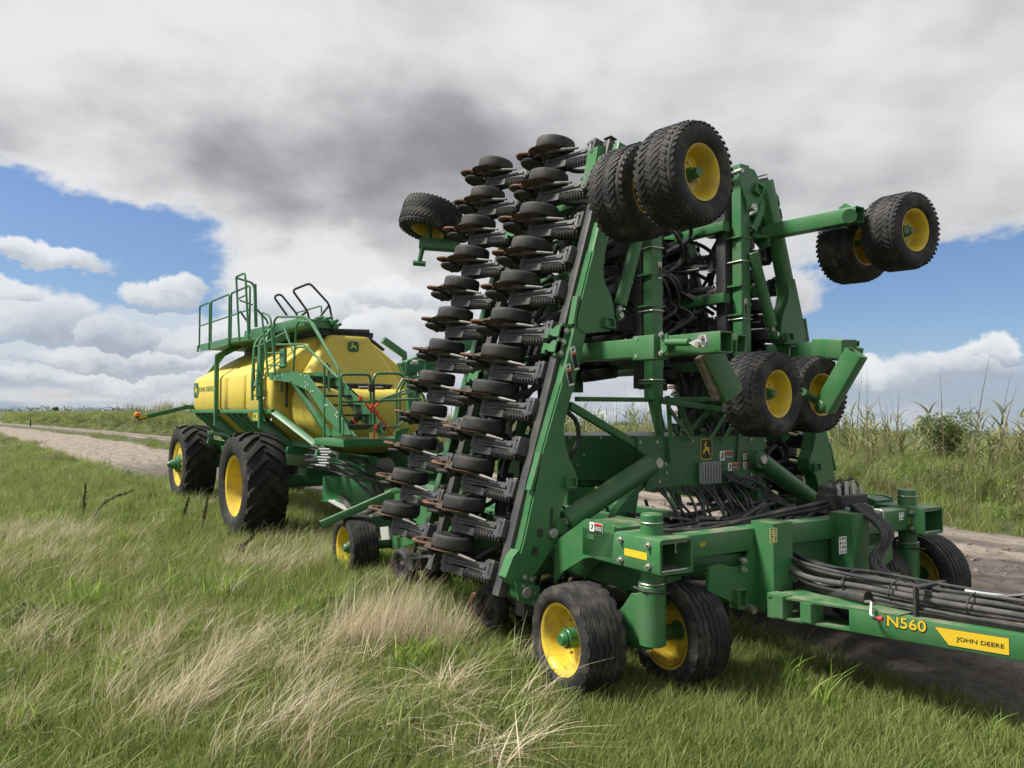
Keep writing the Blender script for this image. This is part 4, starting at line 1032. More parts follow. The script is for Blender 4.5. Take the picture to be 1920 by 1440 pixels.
plate(D, 'tongue_deck', M['soil'], [(2.5, -.45, .70), (2.5, .45, .70), (3.4, .36, .70), (4.6, .02, .70), (4.6, -.02, .70), (3.4, -.36, .70)], (0, 0, .012))
fo = lambda t, z: tq0 + td * t + V((0, 0, z - .665))
def on_bar(p): # put a point measured on the bar's outer face back on that face
    p = V(p); return p - tn * (p - tq0).dot(tn)
lettering(D, 'N560', M['decal_k'], on_bar((3.317, -0.585, 0.704)) - tn * .0006 + V((0, 0, .002)), td, tn, .272, .094, .03, 'lettering_outline')
lettering(D, 'N560', M['decal_y'], on_bar((3.317, -0.585, 0.708)) + tn * .001, td, tn, .258, .080, .012)
yb = on_bar((3.689, -0.39, 0.661)); m4 = face_mat(yb, td, tn)
pb = G().plate([(-.235, .060, .001), (.215, .060, .001), (.215, -.056, .001), (-.145, -.056, .001)], (0, 0, .0015)).obj('name_panel', M['decal_y'], D, m4)
tube(pb, 'panel_outline', M['decal_k'], [(-.235, .060, .002), (.215, .060, .002), (.215, -.056, .002), (-.145, -.056, .002), (-.235, .060, .002)], .0022, 4)
lettering(D, 'JOHN DEERE', M['decal_k'], yb + td * .045 + tn * .0022 + V((0, 0, -.006)), td, tn, .285, .038, .008, small=(1, 2, 3, 6, 7, 8, 9))
# hoses along the tongue
rnd = random.Random(11)
for k, (dy, dz, rr, mm) in enumerate(((0, .0, .024, 'greyhose'), (.07, .0, .022, 'greyhose'), (-.06, -.04, .023, 'greyhose'), (.03, -.075, .020, 'greyhose'), (.12, -.06, .018, 'hose'), (-.02, -.10, .012, 'alum'), (.16, .02, .021, 'hose'), (.20, -.03, .020, 'greyhose'), (-.03, .045, .014, 'hose'), (.10, .05, .012, 'hose'), (.05, -.03, .018, 'hose'), (-.09, -.08, .016, 'hose'))):
    pts = [(2.12, -.40 + dy * .6, 1.0 + dz * .4), (2.45, -.42 + dy, .93 + dz), (2.9, -.34 + dy, .90 + dz), (3.4, -.25 + dy, .89 + dz), (4.0, -.13 + dy * .9, .885 + dz), (4.7, -.02 + dy * .6, .87 + dz)]
    tube(D, 'tongue_hose', M[mm], smooth_path([(x, y + rnd.uniform(-.035, .035), z + rnd.uniform(-.02, .025)) for x, y, z in pts]), rr, 10)
for x, y, z in ((2.75, -.36, .90), (3.1, -.30, .895), (3.62, -.20, .89), (4.2, -.09, .88)):
    tube(D, 'hose_tie', M['dark'], [(x, y + .06 + .19 * math.cos(a), z - .02 + .09 * math.sin(a)) for a in np.linspace(0, 2 * math.pi, 15)], .007, 5)
for k in range(3):
    cyl(D, 'hose_fitting', M['alum'], (3.55 + .07 * k, -.20 + .05 * k, .95 - .01 * k), (3.75 + .07 * k, -.16 + .05 * k, .945), .018, seg=8)
    tube(D, 'hose_whip', M['hose'], smooth_path([(3.75 + .07 * k, -.16 + .05 * k, .945), (4.0, -.12 + .06 * k, 1.0 + .02 * k), (4.3, -.05 + .05 * k, .96), (4.6, 0, .90)]), .013, 6)
for x, y in ((3.32, -.40), (3.98, -.22)):
    G().beam((x, y - .03, .74), (x, y - .03, .97), .05, .02, up=(1, 0, 0), r=.004).beam((x, y - .03, .96), (x, y + .34, .96), .05, .02, r=.004).beam((x, y + .34, .74), (x, y + .34, .96), .05, .02, up=(1, 0, 0), r=.004).obj('hose_bracket', M['dark'], D)
tube(D, 'crank_handle', M['zinc'], round_path([(2.997, -0.55, 0.808), (3.078, -0.6, 0.831), (3.106, -0.66, 0.74), (3.148, -0.66, 0.738)], .03), .011, 8)
cyl(D, 'crank_grip', M['decal_r'], (3.175, -0.67, 0.738), (3.208, -0.67, 0.741), .018, seg=12); cyl(D, 'crank_sleeve', M['dark'], (3.134, -0.665, 0.735), (3.179, -0.67, 0.738), .016, seg=12)
tube(D, 'jack_tube', M['dark'], [(2.127, -0.35, 0.765), (2.955, -0.45, 0.81)], .055, 14)
tube(D, 'jack_tube', M['pale'], [(2.102, -0.34, 0.769), (2.281, -0.36, 0.773)], .062, 14)
# valve block with fittings and falling hoses
vb = V((1.75, 0.982, 1.322))
G().box(vb, (.30, .42, .20), ch=.01).box(vb + V((-.05, -.05, .13)), (.18, .30, .10), ch=.015).obj('valve_block', M['dark'], D)
g = G()
for k in range(7): g.cyl(vb + V((.10 - .05 * (k % 2), -.18 + k * .06, .10)), vb + V((.10 - .05 * (k % 2), -.18 + k * .06, .17 + .03 * (k % 3))), .018, seg=8)
for k in range(4): g.cyl(vb + V((.15, -.15 + k * .10, -.03)), vb + V((.24, -.15 + k * .10, -.03)), .02, seg=8)
tag(g.obj('valve_fittings', M['alum'], D), kind='stuff')
for k in range(5):
    tube(D, 'valve_wire', M['hose'], smooth_path([vb + V((-.05, -.20 + k * .08, .14)), vb + V((-.02 + .04 * (k % 2), -.16 + k * .09, .24)), vb + V((.06, -.10 + k * .08, .15))], 5), .009, 6)
for k in range(4):
    o = k * .05
    tube(D, 'valve_hose', M['greyhose' if k % 2 else 'hose'], smooth_path([vb + V((.22, -.15 + k * .10, -.03)), V((2.18, .55 + o, 1.36)), V((2.42, .60 + o, 1.15)), V((2.42, .42 + o, .92)), V((2.75, .20 + o * .6, .84)), V((3.4, .10 + o * .4, .83))]), .021, 9)
for k in range(2):
    tube(D, 'valve_hose', M['hose'], smooth_path([vb + V((.0, -.24, .03 - .05 * k)), V((1.78, -.35, 1.28 - .03 * k)), V((1.75, -1.0, 1.22 - .04 * k)), V((1.6, -1.7, 1.26 - .03 * k))]), .022, 9)
# distribution hoses across the frame
for k in range(20):
    y0 = rnd.uniform(-1.6, -.5); y1 = rnd.uniform(.2, 1.3); x = rnd.uniform(1.0, 1.75); z = rnd.uniform(1.10, 1.28)
    tube(D, 'distribution_hose', M['hose'], smooth_path([(x + rnd.uniform(-.1, .1), y0, z + rnd.uniform(-.05, .05)), (x, y0 * .5, z - rnd.uniform(.0, .10)), (x + .05, (y0 + y1) / 2, z - rnd.uniform(.0, .12)), (x, y1, z + rnd.uniform(-.05, .1))]), rnd.choice((.016, .02, .024)), 7)
for k in range(16):
    y = -.75 + k * .075 + rnd.uniform(-.02, .02)
    h = tube(D, 'drop_hose', M['hose'], smooth_path([(.96, y, 1.50), (1.04 + rnd.uniform(0, .1), y + rnd.uniform(-.05, .05), 1.36), (1.15 + rnd.uniform(0, .15), y + rnd.uniform(-.12, .12), 1.14), (1.2, y + rnd.uniform(-.3, .3), 1.02)]), .014, 6)
    if k % 2: cyl(h, 'hose_label', M['white'], (1.05, y, 1.34), (1.056, y + .004, 1.32), .018, seg=8)
for k in range(6):
    tube(D, 'control_cable', M['hose'], smooth_path([(.97, .10 + k * .03, 1.62), (1.06, .22 + k * .06, 1.52 - .02 * k), (1.03, .38 + k * .05, 1.56), (1.10, .62, 1.45 - .02 * k), (1.3, .8, 1.25)]), .011, 6)
# pipes and hoses between the opener ranks of the folded wings
for side in (-1, 1):
    def w(x, s, n): return W(x, s, n, side)
    tube(D, 'seed_pipe', g_, [w(-.40, -.1, -.30), w(-.40, 1.0, -.30), w(-.40, 2.1, -.30)], .065, 14)
    for dx in (.13, .27):
        tube(D, 'seed_pipe', M['greyhose'], smooth_path([w(-.40 + dx, -.3, -.22), w(-.42 + dx, .6, -.24), w(-.38 + dx, 1.5, -.27), w(-.40 + dx, 2.3, -.30)]), .048, 12)
    for k in range(64 if side < 0 else 24):
        s0 = -.1 + (k % 16) * .2; x0 = rnd.uniform(-1.1, .35)
        tube(D, 'seed_hose', M['hose'], smooth_path([w(x0, s0, -.22), w(x0 + .1, s0 + rnd.uniform(.1, .3), -.45), w(x0 - .2, s0 + rnd.uniform(.3, .6), -.60), w(x0 + rnd.uniform(-.3, .3), s0 + .9, -.55)]), rnd.choice((.022, .03)), 7)
    for k in range(5):
        s0 = .55 + k * .75
        tube(D, 'elbow_pipe', g_ if k % 2 else M['greyhose'], smooth_path([w(.38, s0, -.45), w(.2, s0 + .05, -.38), w(.05, s0 - .05, -.40), w(-.1, s0 - .3, -.5)]), .05, 10)
tube(D, 'hose_loop', M['hose'], smooth_path([(0.6, -1.582, 2.25), (0.62, -1.483, 2.148), (0.62, -1.452, 1.995), (0.6, -1.482, 1.892), (0.55, -1.541, 1.764)]), .024, 8)
tube(D, 'hose_loop', M['greyhose'], smooth_path([(0.2, -1.757, 1.936), (0.2, -1.913, 1.965), (0.2, -1.992, 2.096), (0.2, -1.913, 2.173), (0.2, -1.757, 2.145), (0.2, -1.681, 2.039)]), .024, 8)
for k in range(14):   # dark cylinders added to darken the gap between the folded outer wings
    x = rnd.uniform(-1.5, .1); y = rnd.uniform(-.25, .55); z = rnd.uniform(2.9, 4.5)
    G().cyl((x, y, z), (x + rnd.uniform(-.1, .1), y, z + .30), .085, .085, 14).cyl((x, y, z + .30), (x, y, z + .38), .13, .13, 14, ch=.01).obj('dark_filler', M['dark'], D)
for k in range(100):   # hoses hanging among the outer wings
    y = rnd.uniform(-.4, .6); x = rnd.uniform(-1.2, .2); z = rnd.uniform(3.25, 4.85)
    tube(D, 'seed_hose', M['hose'], smooth_path([(x, y, z), (x + .15, y + .1, z - .15), (x + .05, y + .25 * rnd.choice((-1, 1)), z - .4), (x - .1, y, z - .6)]), .025, 6)
for k in range(14):   # bundle falling from the folded wings to the frame
    x = .1 + rnd.uniform(-.3, .3)
    tube(D, 'seed_hose', M['hose'], smooth_path([(x, .55 + rnd.uniform(-.15, .35), 2.75), (x + .05, .65 + rnd.uniform(-.1, .3), 2.4), (x + .1, .7 + rnd.uniform(-.2, .3), 1.9), (x + .1, .6 + rnd.uniform(-.2, .4), 1.3)]), .022, 6)
for k in range(5):
    tube(D, 'hose_loop', M['hose'], smooth_path([(0.5, 1.324, 1.99), (0.5, 1.557, 1.936), (0.5, 1.748, 1.805), (0.5, 1.716, 1.667), (0.5, 1.505, 1.636), (0.5, 1.413, 1.751), (0.5, 1.556, 1.842)]) if k == 0 else smooth_path([(.4, 1.0 + k * .06, 1.95), (.45, 1.25 + k * .05, 1.8), (.5, 1.4, 1.55), (.5, 1.1, 1.35 + .05 * k)]), .024, 8)

# ------------------------------------------------------------------ the air cart towed behind the drill
cart = tag(empty('air_cart'), 'yellow-tanked air cart on huge lugged tyres parked behind the drill', 'seed cart')
cart.matrix_local = Matrix.Rotation(TILT, 4, 'X') @ Matrix.Translation((-7.75, -.6, 0)) @ Matrix.Rotation(R(4), 4, 'Z')
Q = cart; cg = M['cgreen']
# wheels
lug = wheel_kit('cart_wheel', tyre_lug(.985, .80, .545), 'rubber_cart', rim_disc(.545, .80, .34), 'yellow', G().cyl((0, -.2, 0), (0, .06, 0), .20, .19, 24, ch=.01).cyl((0, .06, 0), (0, .12, 0), .11, .10, 18, ch=.01), 'cgreen', bolt_ring(.26, .0, 10, .02, .03))
lug.parent = Q
lug.matrix_local = wheel_matrix((-.61, -1.70, .87), (0, -1, 0), .1)
copy_tree(lug, Q, wheel_matrix((-.61, 1.70, .87), (0, 1, 0), .5))
lug2 = wheel_kit('cart_wheel', tyre_lug(.985, .80, .545), 'rubber_cart', rim_disc(.545, .80, .05), 'yellow', G().cyl((0, .2, 0), (0, .40, 0), .23, .20, 24, ch=.012).cyl((0, .40, 0), (0, .52, 0), .13, .11, 18, ch=.015).cyl((0, .52, 0), (0, .60, 0), .08, .06, 14, ch=.015), 'cgreen', bolt_ring(.26, .30, 12, .02, .03))
lug2.parent = Q
lug2.matrix_local = wheel_matrix((-6.95, -1.22, .90), (0, -1, 0), .3)
copy_tree(lug2, Q, wheel_matrix((-6.95, 1.22, .90), (0, 1, 0), .8))
for x, y in ((-.61, 1.7), (-6.95, 1.2)):
    cyl(Q, 'axle', cg, (x, -y, .9), (x, y, .9), .13, seg=20)
    box(Q, 'axle_mount', cg, (x, 0, 1.0), (.5, 1.5, .35), ch=.03)
# chassis
for sy in (-1, 1):
    beam(Q, 'chassis_rail', cg, (-7.3, sy * .62, 1.32), (2.2, sy * .62, 1.32), .16, .34, r=.02)
    plate(Q, 'drawbar_cheek', cg, [(.35, sy * .72, .62), (2.4, sy * .6, .70), (3.6, sy * .42, .80), (3.6, sy * .42, 1.02), (2.8, sy * .55, 1.30), (1.9, sy * .66, 1.15), (.35, sy * .72, 1.05)], (0, .05, 0))
    beam(Q, 'drawbar_flange', cg, (.35, sy * .70, .60), (3.6, sy * .42, .79), .14, .03, r=.006)
    for x in (-7.1, -5.6, -4.0, -2.4, -.2, 1.2, 2.1): beam(Q, 'outrigger', cg, (x, sy * .6, 1.40), (x, sy * 1.2, 1.52), .10, .12, r=.012)
    beam(Q, 'tank_rail', cg, (-6.05, sy * 1.44, 2.235), (-.28, sy * 1.44, 2.235), .07, .08, r=.008)
    for k, x in enumerate((-5.75, -5.3, -4.75, -4.35, -3.2, -2.85, -2.45, -2.0, -1.6, -1.15)):
        beam(Q, 'hopper_brace', cg, (x, sy * 1.43, 2.20), (x + .35, sy * .78, 1.52), .10, .05, up=(1, 0, 0), r=.008)
    beam(Q, 'lower_rail', cg, (-6.2, sy * 1.02, 1.70), (.9, sy * 1.02, 1.62), .07, .09, r=.01)
    beam(Q, 'front_brace', cg, (-.30, sy * 1.42, 2.22), (.95, sy * .9, 1.50), .12, .06, up=(1, 0, 0), r=.01)
beam(Q, 'tow_pole', cg, (3.3, 0, .92), (4.9, .10, .80), .20, .22, r=.03)
# tanks: lofted rounded sections
def loft(rings_spec, n=7):
    """each: z, x0, x1, y0, y1, corner radius"""
    rg = []
    for z, x0, x1, y0, y1, r in rings_spec:
        ring = []
        for cx, cy, a0 in ((1, 1, 0), (-1, 1, 90), (-1, -1, 180), (1, -1, 270)):
            for k in range(n):
                a = R(a0 + 90 * k / (n - 1))
                ring.append(V(((x0 + x1) / 2 + cx * ((x1 - x0) / 2 - r) + math.cos(a) * r, (y0 + y1) / 2 + cy * ((y1 - y0) / 2 - r) + math.sin(a) * r, z)))
        rg.append(ring)
    return G().rings(rg)
def tank(spec, name='tank', sub=0):
    g = loft(spec); me = g.mesh(name, M['tank'], angle=75)
    o = link(name, me, Q)
    return o
tank([(1.15, -5.0, -4.2, -.3, .3, .1), (1.5, -5.4, -3.8, -.55, .55, .12), (2.15, -5.95, -3.36, -1.30, 1.30, .14), (2.24, -6.0, -3.32, -1.40, 1.40, .16), (2.33, -6.03, -3.30, -1.45, 1.45, .16), (2.60, -6.03, -3.30, -1.45, 1.45, .16), (2.95, -6.03, -3.30, -1.45, 1.45, .16), (3.03, -5.98, -3.30, -1.41, 1.41, .17), (3.25, -5.55, -3.32, -1.10, 1.10, .20), (3.52, -4.95, -3.36, -.72, .72, .22), (3.60, -4.7, -3.4, -.60, .60, .22)])
tank([(1.15, -2.4, -1.2, -.3, .3, .1), (1.5, -2.8, -.9, -.55, .55, .12), (2.15, -3.14, -1.96, -1.30, 1.30, .12), (2.24, -3.17, -1.96, -1.40, 1.40, .13), (2.33, -3.19, -1.95, -1.46, 1.46, .12), (2.95, -3.19, -1.95, -1.46, 1.46, .12), (3.03, -3.17, -1.95, -1.42, 1.42, .12), (3.25, -3.14, -1.95, -1.12, 1.12, .12), (3.60, -3.1, -1.96, -.66, .66, .14), (3.66, -3.0, -2.0, -.55, .55, .14)])
tank([(1.25, -1.2, -.5, -.4, .4, .1), (1.5, -1.5, -.35, -.6, .6, .12), (1.86, -1.7, -.32, -1.02, 1.02, .12), (2.22, -1.90, -.31, -1.41, 1.41, .12), (2.33, -1.90, -.30, -1.46, 1.46, .10), (2.95, -1.90, -.30, -1.46, 1.46, .10), (3.03, -1.90, -.31, -1.42, 1.42, .10), (3.25, -1.90, -.32, -1.13, 1.13, .10), (3.66, -1.88, -.36, -.62, .62, .12), (3.72, -1.8, -.42, -.52, .52, .12)])
tank([(1.45, -.1, .5, -.5, .6, .1), (1.72, -.22, .75, -.80, .86, .14), (1.92, -.26, .92, -1.02, 1.04, .16), (2.12, -.27, .98, -1.12, 1.12, .18), (2.45, -.27, .97, -1.14, 1.14, .20), (2.58, -.27, .90, -1.12, 1.12, .22), (2.655, -.27, .74, -1.08, 1.10, .22), (2.67, -.27, .22, -1.05, 1.08, .16), (2.80, -.27, .12, -1.02, 1.04, .14), (3.30, -.27, .03, -.72, .70, .12), (3.60, -.27, -.02, -.50, .46, .10), (3.69, -.27, -.02, -.46, .40, .09), (3.71, -.22, -.08, -.40, .34, .06)], 'front_tank')
# lids and fill covers
g = G().rings([[V((.42 + .30 * math.cos(a) * sc, .02 + .60 * max(-1, min(1, 1.25 * math.sin(a))) * sc, z)) for a in np.linspace(0, 2 * math.pi, 17)[:-1]] for z, sc in ((2.64, .93), (2.70, .93), (2.705, 1.0), (2.745, 1.0), (2.76, .95))])
g.obj('tank_lid', M['dark'], Q); box(Q, 'lid_latch', M['alum'], (.73, .05, 2.69), (.03, .5, .03), ch=.005)
G().rings([[V((x, y, z)) for x, y in ((-1.5, -.55), (-.1, -.55), (-.1, .5), (-1.5, .5))] for z in (3.70, 3.80)]).obj('top_lid', M['dark'], Q)
beam(Q, 'lid_rail', M['dark'], (-.15, -.42, 3.77), (-.15, .42, 3.80), .10, .13, r=.01)
beam(Q, 'lid_rail', M['dark'], (-.2, .45, 3.70), (-.2, .78, 3.48), .08, .05, r=.01)
for x in (-4.6, -2.6): G().rings([[V((x + dx, dy, z)) for dx, dy in ((-.5, -.5), (.5, -.5), (.5, .5), (-.5, .5))] for z in (3.60, 3.72)]).obj('top_lid', M['dark'], Q)
# posts carrying the deck
for sy in (-1, 1):
    for x in (-3.70, -.70):
        G().beam((x, sy * 1.53, 1.92), (x, sy * 1.53, 3.46), .085, .09, up=(1, 0, 0), r=.012).obj('deck_post', cg, Q)
        beam(Q, 'post_knee', cg, (x, sy * 1.53, 3.44), (x, sy * 1.02, 3.74), .13, .12, up=(1, 0, 0), r=.012)
        beam(Q, 'post_foot', cg, (x, sy * 1.53, 1.96), (x + .28, sy * .85, 1.50), .14, .10, up=(1, 0, 0), r=.012)
    beam(Q, 'post_knee', cg, (-5.3, sy * .9, 3.66), (-5.7, sy * 1.2, 3.1), .09, .05, up=(1, 0, 0), r=.01)
# deck and walkway
plate(Q, 'rear_deck', cg, [(-5.25, -1.47, 3.70), (-2.6, -1.47, 3.70), (-1.5, -1.12, 3.70), (-1.5, .9, 3.70), (-5.25, .9, 3.70)], (0, 0, .09))
plate(Q, 'deck_skirt', cg, [(-5.27, -1.485, 3.66), (-2.95, -1.485, 3.66), (-2.95, -1.485, 3.81), (-5.27, -1.485, 3.83)], (0, .02, 0))
beam(Q, 'walkway', cg, (-3.4, -.72, 3.90), (.0, -.62, 3.90), .62, .15, r=.01)
beam(Q, 'walkway_edge', cg, (-3.3, -1.03, 3.93), (-.02, -.93, 3.93), .04, .17, r=.006)
g = G()
for k, (x, y, z) in enumerate(((-.04, -.52, 3.99), (.02, -.42, 3.93), (-.10, -.66, 3.99), (.03, -.36, 3.86), (-1.0, -.5, 3.99), (-1.3, -.7, 3.99), (-1.9, -.6, 3.99))):
    g.box((x, y, z), (.14, .10, .10), ch=.02).cyl((x, y, z), (x, y + .12, z + .06), .03, seg=8)
tag(g.obj('walkway_fittings', cg, Q), kind='stuff')
def rail(pts, r=.021, rd=.07, m=None, nm='hand_rail'): return tube(Q, nm, m or cg, round_path(pts, rd), r, 8)
# deck railing
zt = 4.76
rail([(-5.42, -1.47, 3.75), (-5.42, -1.47, zt), (-4.55, -1.47, zt), (-4.55, -1.47, 3.72)]); rail([(-4.42, -1.47, 3.72), (-4.42, -1.47, zt), (-3.02, -1.47, zt), (-3.02, -1.47, 3.72)]); rail([(-2.88, -1.47, 3.72), (-2.88, -1.47, zt), (-1.62, -1.47, zt), (-1.62, -1.47, 3.80)])
for a, b in ((-5.42, -4.55), (-4.42, -3.02), (-2.88, -1.62)): rail([(a, -1.47, 4.28), (b, -1.47, 4.28)], .017)
for x in (-5.42, -4.5, -2.95, -1.62): box(Q, 'rail_foot', cg, (x, -1.50, 3.74), (.10, .035, .16), ch=.01)
rail([(-5.2, .85, 3.75), (-5.2, .85, zt), (-3.6, .85, zt), (-3.6, .85, 3.75)]); rail([(-5.2, .85, 4.25), (-3.6, .85, 4.25)], .017)
rail([(-2.109, -1.52, 3.672), (-2.381, -1.52, 5.029), (-2.308, -1.52, 5.041), (-1.811, -1.52, 5.036), (-1.734, -1.52, 4.83), (-1.522, -1.52, 3.714)], .023, .06); rail([(-2.289, -1.52, 4.561), (-1.69, -1.52, 4.577)], .017)
rail([(-2.505, -1.45, 5.031), (-2.341, -1.2, 4.944), (-2.354, -1.15, 4.837), (-2.255, -1.15, 4.016)], .023, .06); rail([(-2.376, -1.45, 4.555), (-2.289, -1.2, 4.465)], .017)
beam(Q, 'deck_post', cg, (-2.322, -1.15, 4.912), (-2.22, -1.15, 4.002), .06, .06, up=(1, 0, 0), r=.01)
# black hoops over the lids
rail([(-1, -0.473, 4.078), (-1, -0.508, 4.248), (-1, -0.831, 4.65), (-1, -0.469, 4.825), (-1, -0.056, 4.437), (-1, 0.017, 4.113)], .024, .08, M['dark'], 'lid_hoop'); rail([(-1, -0.282, 4.114), (-1, -0.055, 4.415)], .026, .02, M['dark'], 'lid_hoop_strut'); rail([(-1, -0.662, 4.129), (-1, -0.519, 4.258)], .026, .02, M['dark'], 'lid_hoop_strut')
rail([(-2.2, -0.476, 4.262), (-2.2, -0.792, 4.67), (-2.2, -0.643, 4.74), (-2.2, -0.288, 4.344), (-2.2, -0.264, 4.277)], .024, .08, M['dark'], 'lid_hoop'); rail([(-3.2, -1.188, 4.438), (-3.2, -1, 4.181)], .022, .02, M['dark'], 'lid_hoop'); rail([(-3.2, -0.851, 4.535), (-3.2, -0.586, 4.268), (-3.2, -0.574, 4.185)], .022, .05, M['dark'], 'lid_hoop')
# ladder up to the deck beside the rear post
for dx in (0, .30):
    rail([(-1.35 + dx, -1.15, 3.95), (-1.15 + dx, -1.52, 3.55), (-.95 + dx, -1.62, 2.75), (-.92 + dx, -1.62, 2.45)], .026, .10)
beam(Q, 'ladder_side', cg, (-1.2, -1.2, 3.85), (-.85, -1.58, 2.7), .05, .10, r=.01)
for k in range(5): rail([(-1.10 + k * .05, -1.52 - .02 * k, 3.50 - k * .24), (-.72 + k * .05, -1.52 - .02 * k, 3.50 - k * .24)], .018)
# stairs: side plates, treads, landing
side = [(-0.333, -1.5, 2.966), (0.771, -1.5, 2.94), (1.538, -1.5, 2.846), (2.09, -1.5, 2.551), (2.926, -1.5, 2.17), (3.256, -1.5, 1.896), (2.951, -1.5, 1.888), (2.357, -1.5, 2.125), (1.591, -1.5, 2.578), (0.776, -1.5, 2.744), (-0.328, -1.5, 2.827)]
plate(Q, 'stair_side', cg, side, (0, .02, 0)); plate(Q, 'stair_side', cg, [(p[0], p[1] + .55, p[2]) for p in side], (0, .02, 0))
for k in range(6):
    x = 1.30 + k * .34; z = 2.80 - k * .155
    box(Q, 'stair_tread', M['dark'], (x, -1.215, z), (.24, .52, .03))
plate(Q, 'stair_landing', cg, [(-.3, -1.48, 2.88), (1.2, -1.48, 2.82), (1.2, -.97, 2.82), (-.3, -.97, 2.88)], (0, 0, .03))
beam(Q, 'stair_prop', cg, (0.797, -1.47, 2.791), (1.826, -1.2, 1.811), .09, .10, up=(1, 0, 0), r=.01)
plate(Q, 'stair_bracket', cg, [(2.454, -1.45, 1.85), (2.531, -1.45, 2.118), (2.813, -1.45, 2.145), (3.049, -1.45, 2.01), (3.278, -1.45, 1.872)], (0, .04, 0))
rail([(0.103, -1.55, 2.889), (0.043, -1.55, 3.884), (0.21, -1.55, 3.946), (1.524, -1.55, 3.816), (1.76, -1.55, 3.722), (2.868, -1.55, 2.933), (2.969, -1.55, 2.815), (2.986, -1.55, 1.914)]); rail([(-0.229, -1.08, 2.984), (-0.087, -1.08, 3.829), (0.019, -1.08, 3.909), (0.619, -1.08, 3.853), (0.745, -1.08, 3.793), (1.83, -1.08, 2.945), (1.919, -1.08, 2.826), (1.936, -1.08, 1.882)]); rail([(0.198, -1.55, 3.444), (1.488, -1.55, 3.355), (1.678, -1.55, 3.288), (2.911, -1.55, 2.745)], .018); rail([(-0.186, -1.08, 3.445), (0.375, -1.08, 3.407), (1.744, -1.08, 2.859)], .018)
rail([(-0.153, -1.58, 2.878), (-0.549, -1.58, 4.059), (-0.49, -1.58, 4.093), (-0.131, -1.58, 3.997), (-0.042, -1.58, 3.909), (0.216, -1.58, 2.922)]); rail([(0.543, -1.55, 3.742), (1.077, -1.55, 3.182)], .018)
rail([(2.381, -1.5, 2.991), (2.254, -1.5, 2.989), (2.279, -1.5, 1.829)], .02); rail([(2.208, -1.4, 2.986), (2.217, -1.4, 2.55)], .02)
rail([(-0.314, -1.56, 3.321), (0.478, -1.56, 3.273)], .016); rail([(-0.219, -1.56, 3.088), (0.698, -1.56, 3.035)], .016)
box(Q, 'lock_bracket', cg, (0.394, -1.5, 3.185), (.25, .06, .35), ch=.02)
g = G()
for p in [(0.389, -1.505, 2.889), (1.288, -1.505, 2.855), (1.48, -1.505, 2.83), (-0.024, -1.505, 2.817), (0.142, -1.505, 2.879), (1.483, -1.505, 2.723), (1.578, -1.505, 2.685), (1.485, -1.505, 2.652), (1.72, -1.505, 2.567), (1.812, -1.505, 2.565), (2.322, -1.505, 2.335), (2.407, -1.505, 2.335), (2.778, -1.505, 2.218), (2.719, -1.505, 2.186), (2.78, -1.505, 2.153), (2.879, -1.505, 2.121), (2.977, -1.505, 2.122)]: g.bolt(p, (0, -1, 0), .010, .010)
for p in [(-0.328, -1.6, 2.864), (-0.315, -1.6, 2.478), (0.104, -1.6, 2.088)]: g.bolt(p, (0, -1, 0), .016, .012)
tag(g.obj('stair_bolts', M['white'], Q), kind='stuff')
# hanging drain pipes on the tank side
for p0, p1 in (((-1.21, -1.5, 3.367), (-1.216, -1.5, 2.637)), ((0.24, -1.47, 2.78), (0.218, -1.47, 2.598)), ((-0.232, -1.2, 2.791), (-0.247, -1.2, 2.311))): cyl(Q, 'drain_pipe', M['dark'], p0, p1, .022, seg=10)
# front platform with gates
plate(Q, 'front_platform', cg, [(1.9, -1.5, 1.76), (3.1, -1.5, 1.76), (3.1, -.15, 1.76), (1.9, -.15, 1.76)], (0, 0, .05))
G().beam((3.1, -1.55, 1.76), (3.1, -.05, 1.76), .05, .11, r=.01).beam((2.0, -1.52, 1.76), (3.1, -1.52, 1.76), .05, .11, r=.01).obj('platform_edge', cg, Q)
plate(Q, 'platform_gusset', cg, [(3, -0.616, 1.932), (3, -0.369, 1.996), (3, -0.444, 1.743), (3, -0.557, 1.578), (3, -0.652, 1.681)], (-.05, 0, 0))
rail([(3.05, -1.381, 1.985), (3.05, -1.555, 2.211), (3.05, -1.568, 2.763), (3.05, -1.543, 2.796), (3.05, -1.123, 2.808), (3.05, -1.078, 2.76), (3.05, -1.073, 2.046), (3.05, -1.117, 1.982), (3.05, -1.381, 1.977)]); rail([(3.05, -1.556, 2.387), (3.05, -1.075, 2.391)], .018); rail([(3.05, -1.001, 2.005), (3.05, -1.033, 2.728), (3.05, -0.988, 2.828), (3.05, -0.6, 2.839), (3.05, -0.505, 2.791), (3.05, -0.137, 2.492), (3.05, -0.116, 2.363)]); rail([(3.05, -1.012, 2.399), (3.05, -0.186, 2.44)], .018)
rail([(3.05, -0.973, 2.004), (3.05, -0.614, 2), (2.6, -0.18, 2.137)]); rail([(3, -0.987, 2.367), (2, 0.356, 2.626)], .022); rail([(3, -0.979, 2.392), (2, 0.303, 2.672)], .018)
rail([(1.6, 0.141, 1.967), (1.6, 0.126, 2.584), (1.6, 0.264, 2.845), (1.6, 0.636, 2.874)], .02); rail([(1.6, 0.205, 1.966), (1.6, 0.201, 2.585), (1.6, 0.329, 2.827)], .02)
box(Q, 'gate_latch', M['dark'], (3.08, -1.073, 2.603), (.05, .10, .12), ch=.01)
decal(Q, (3.13, -1.066, 1.868), (0, 1, 0), (1, 0, 0), .14, .10, 'decal_pale')
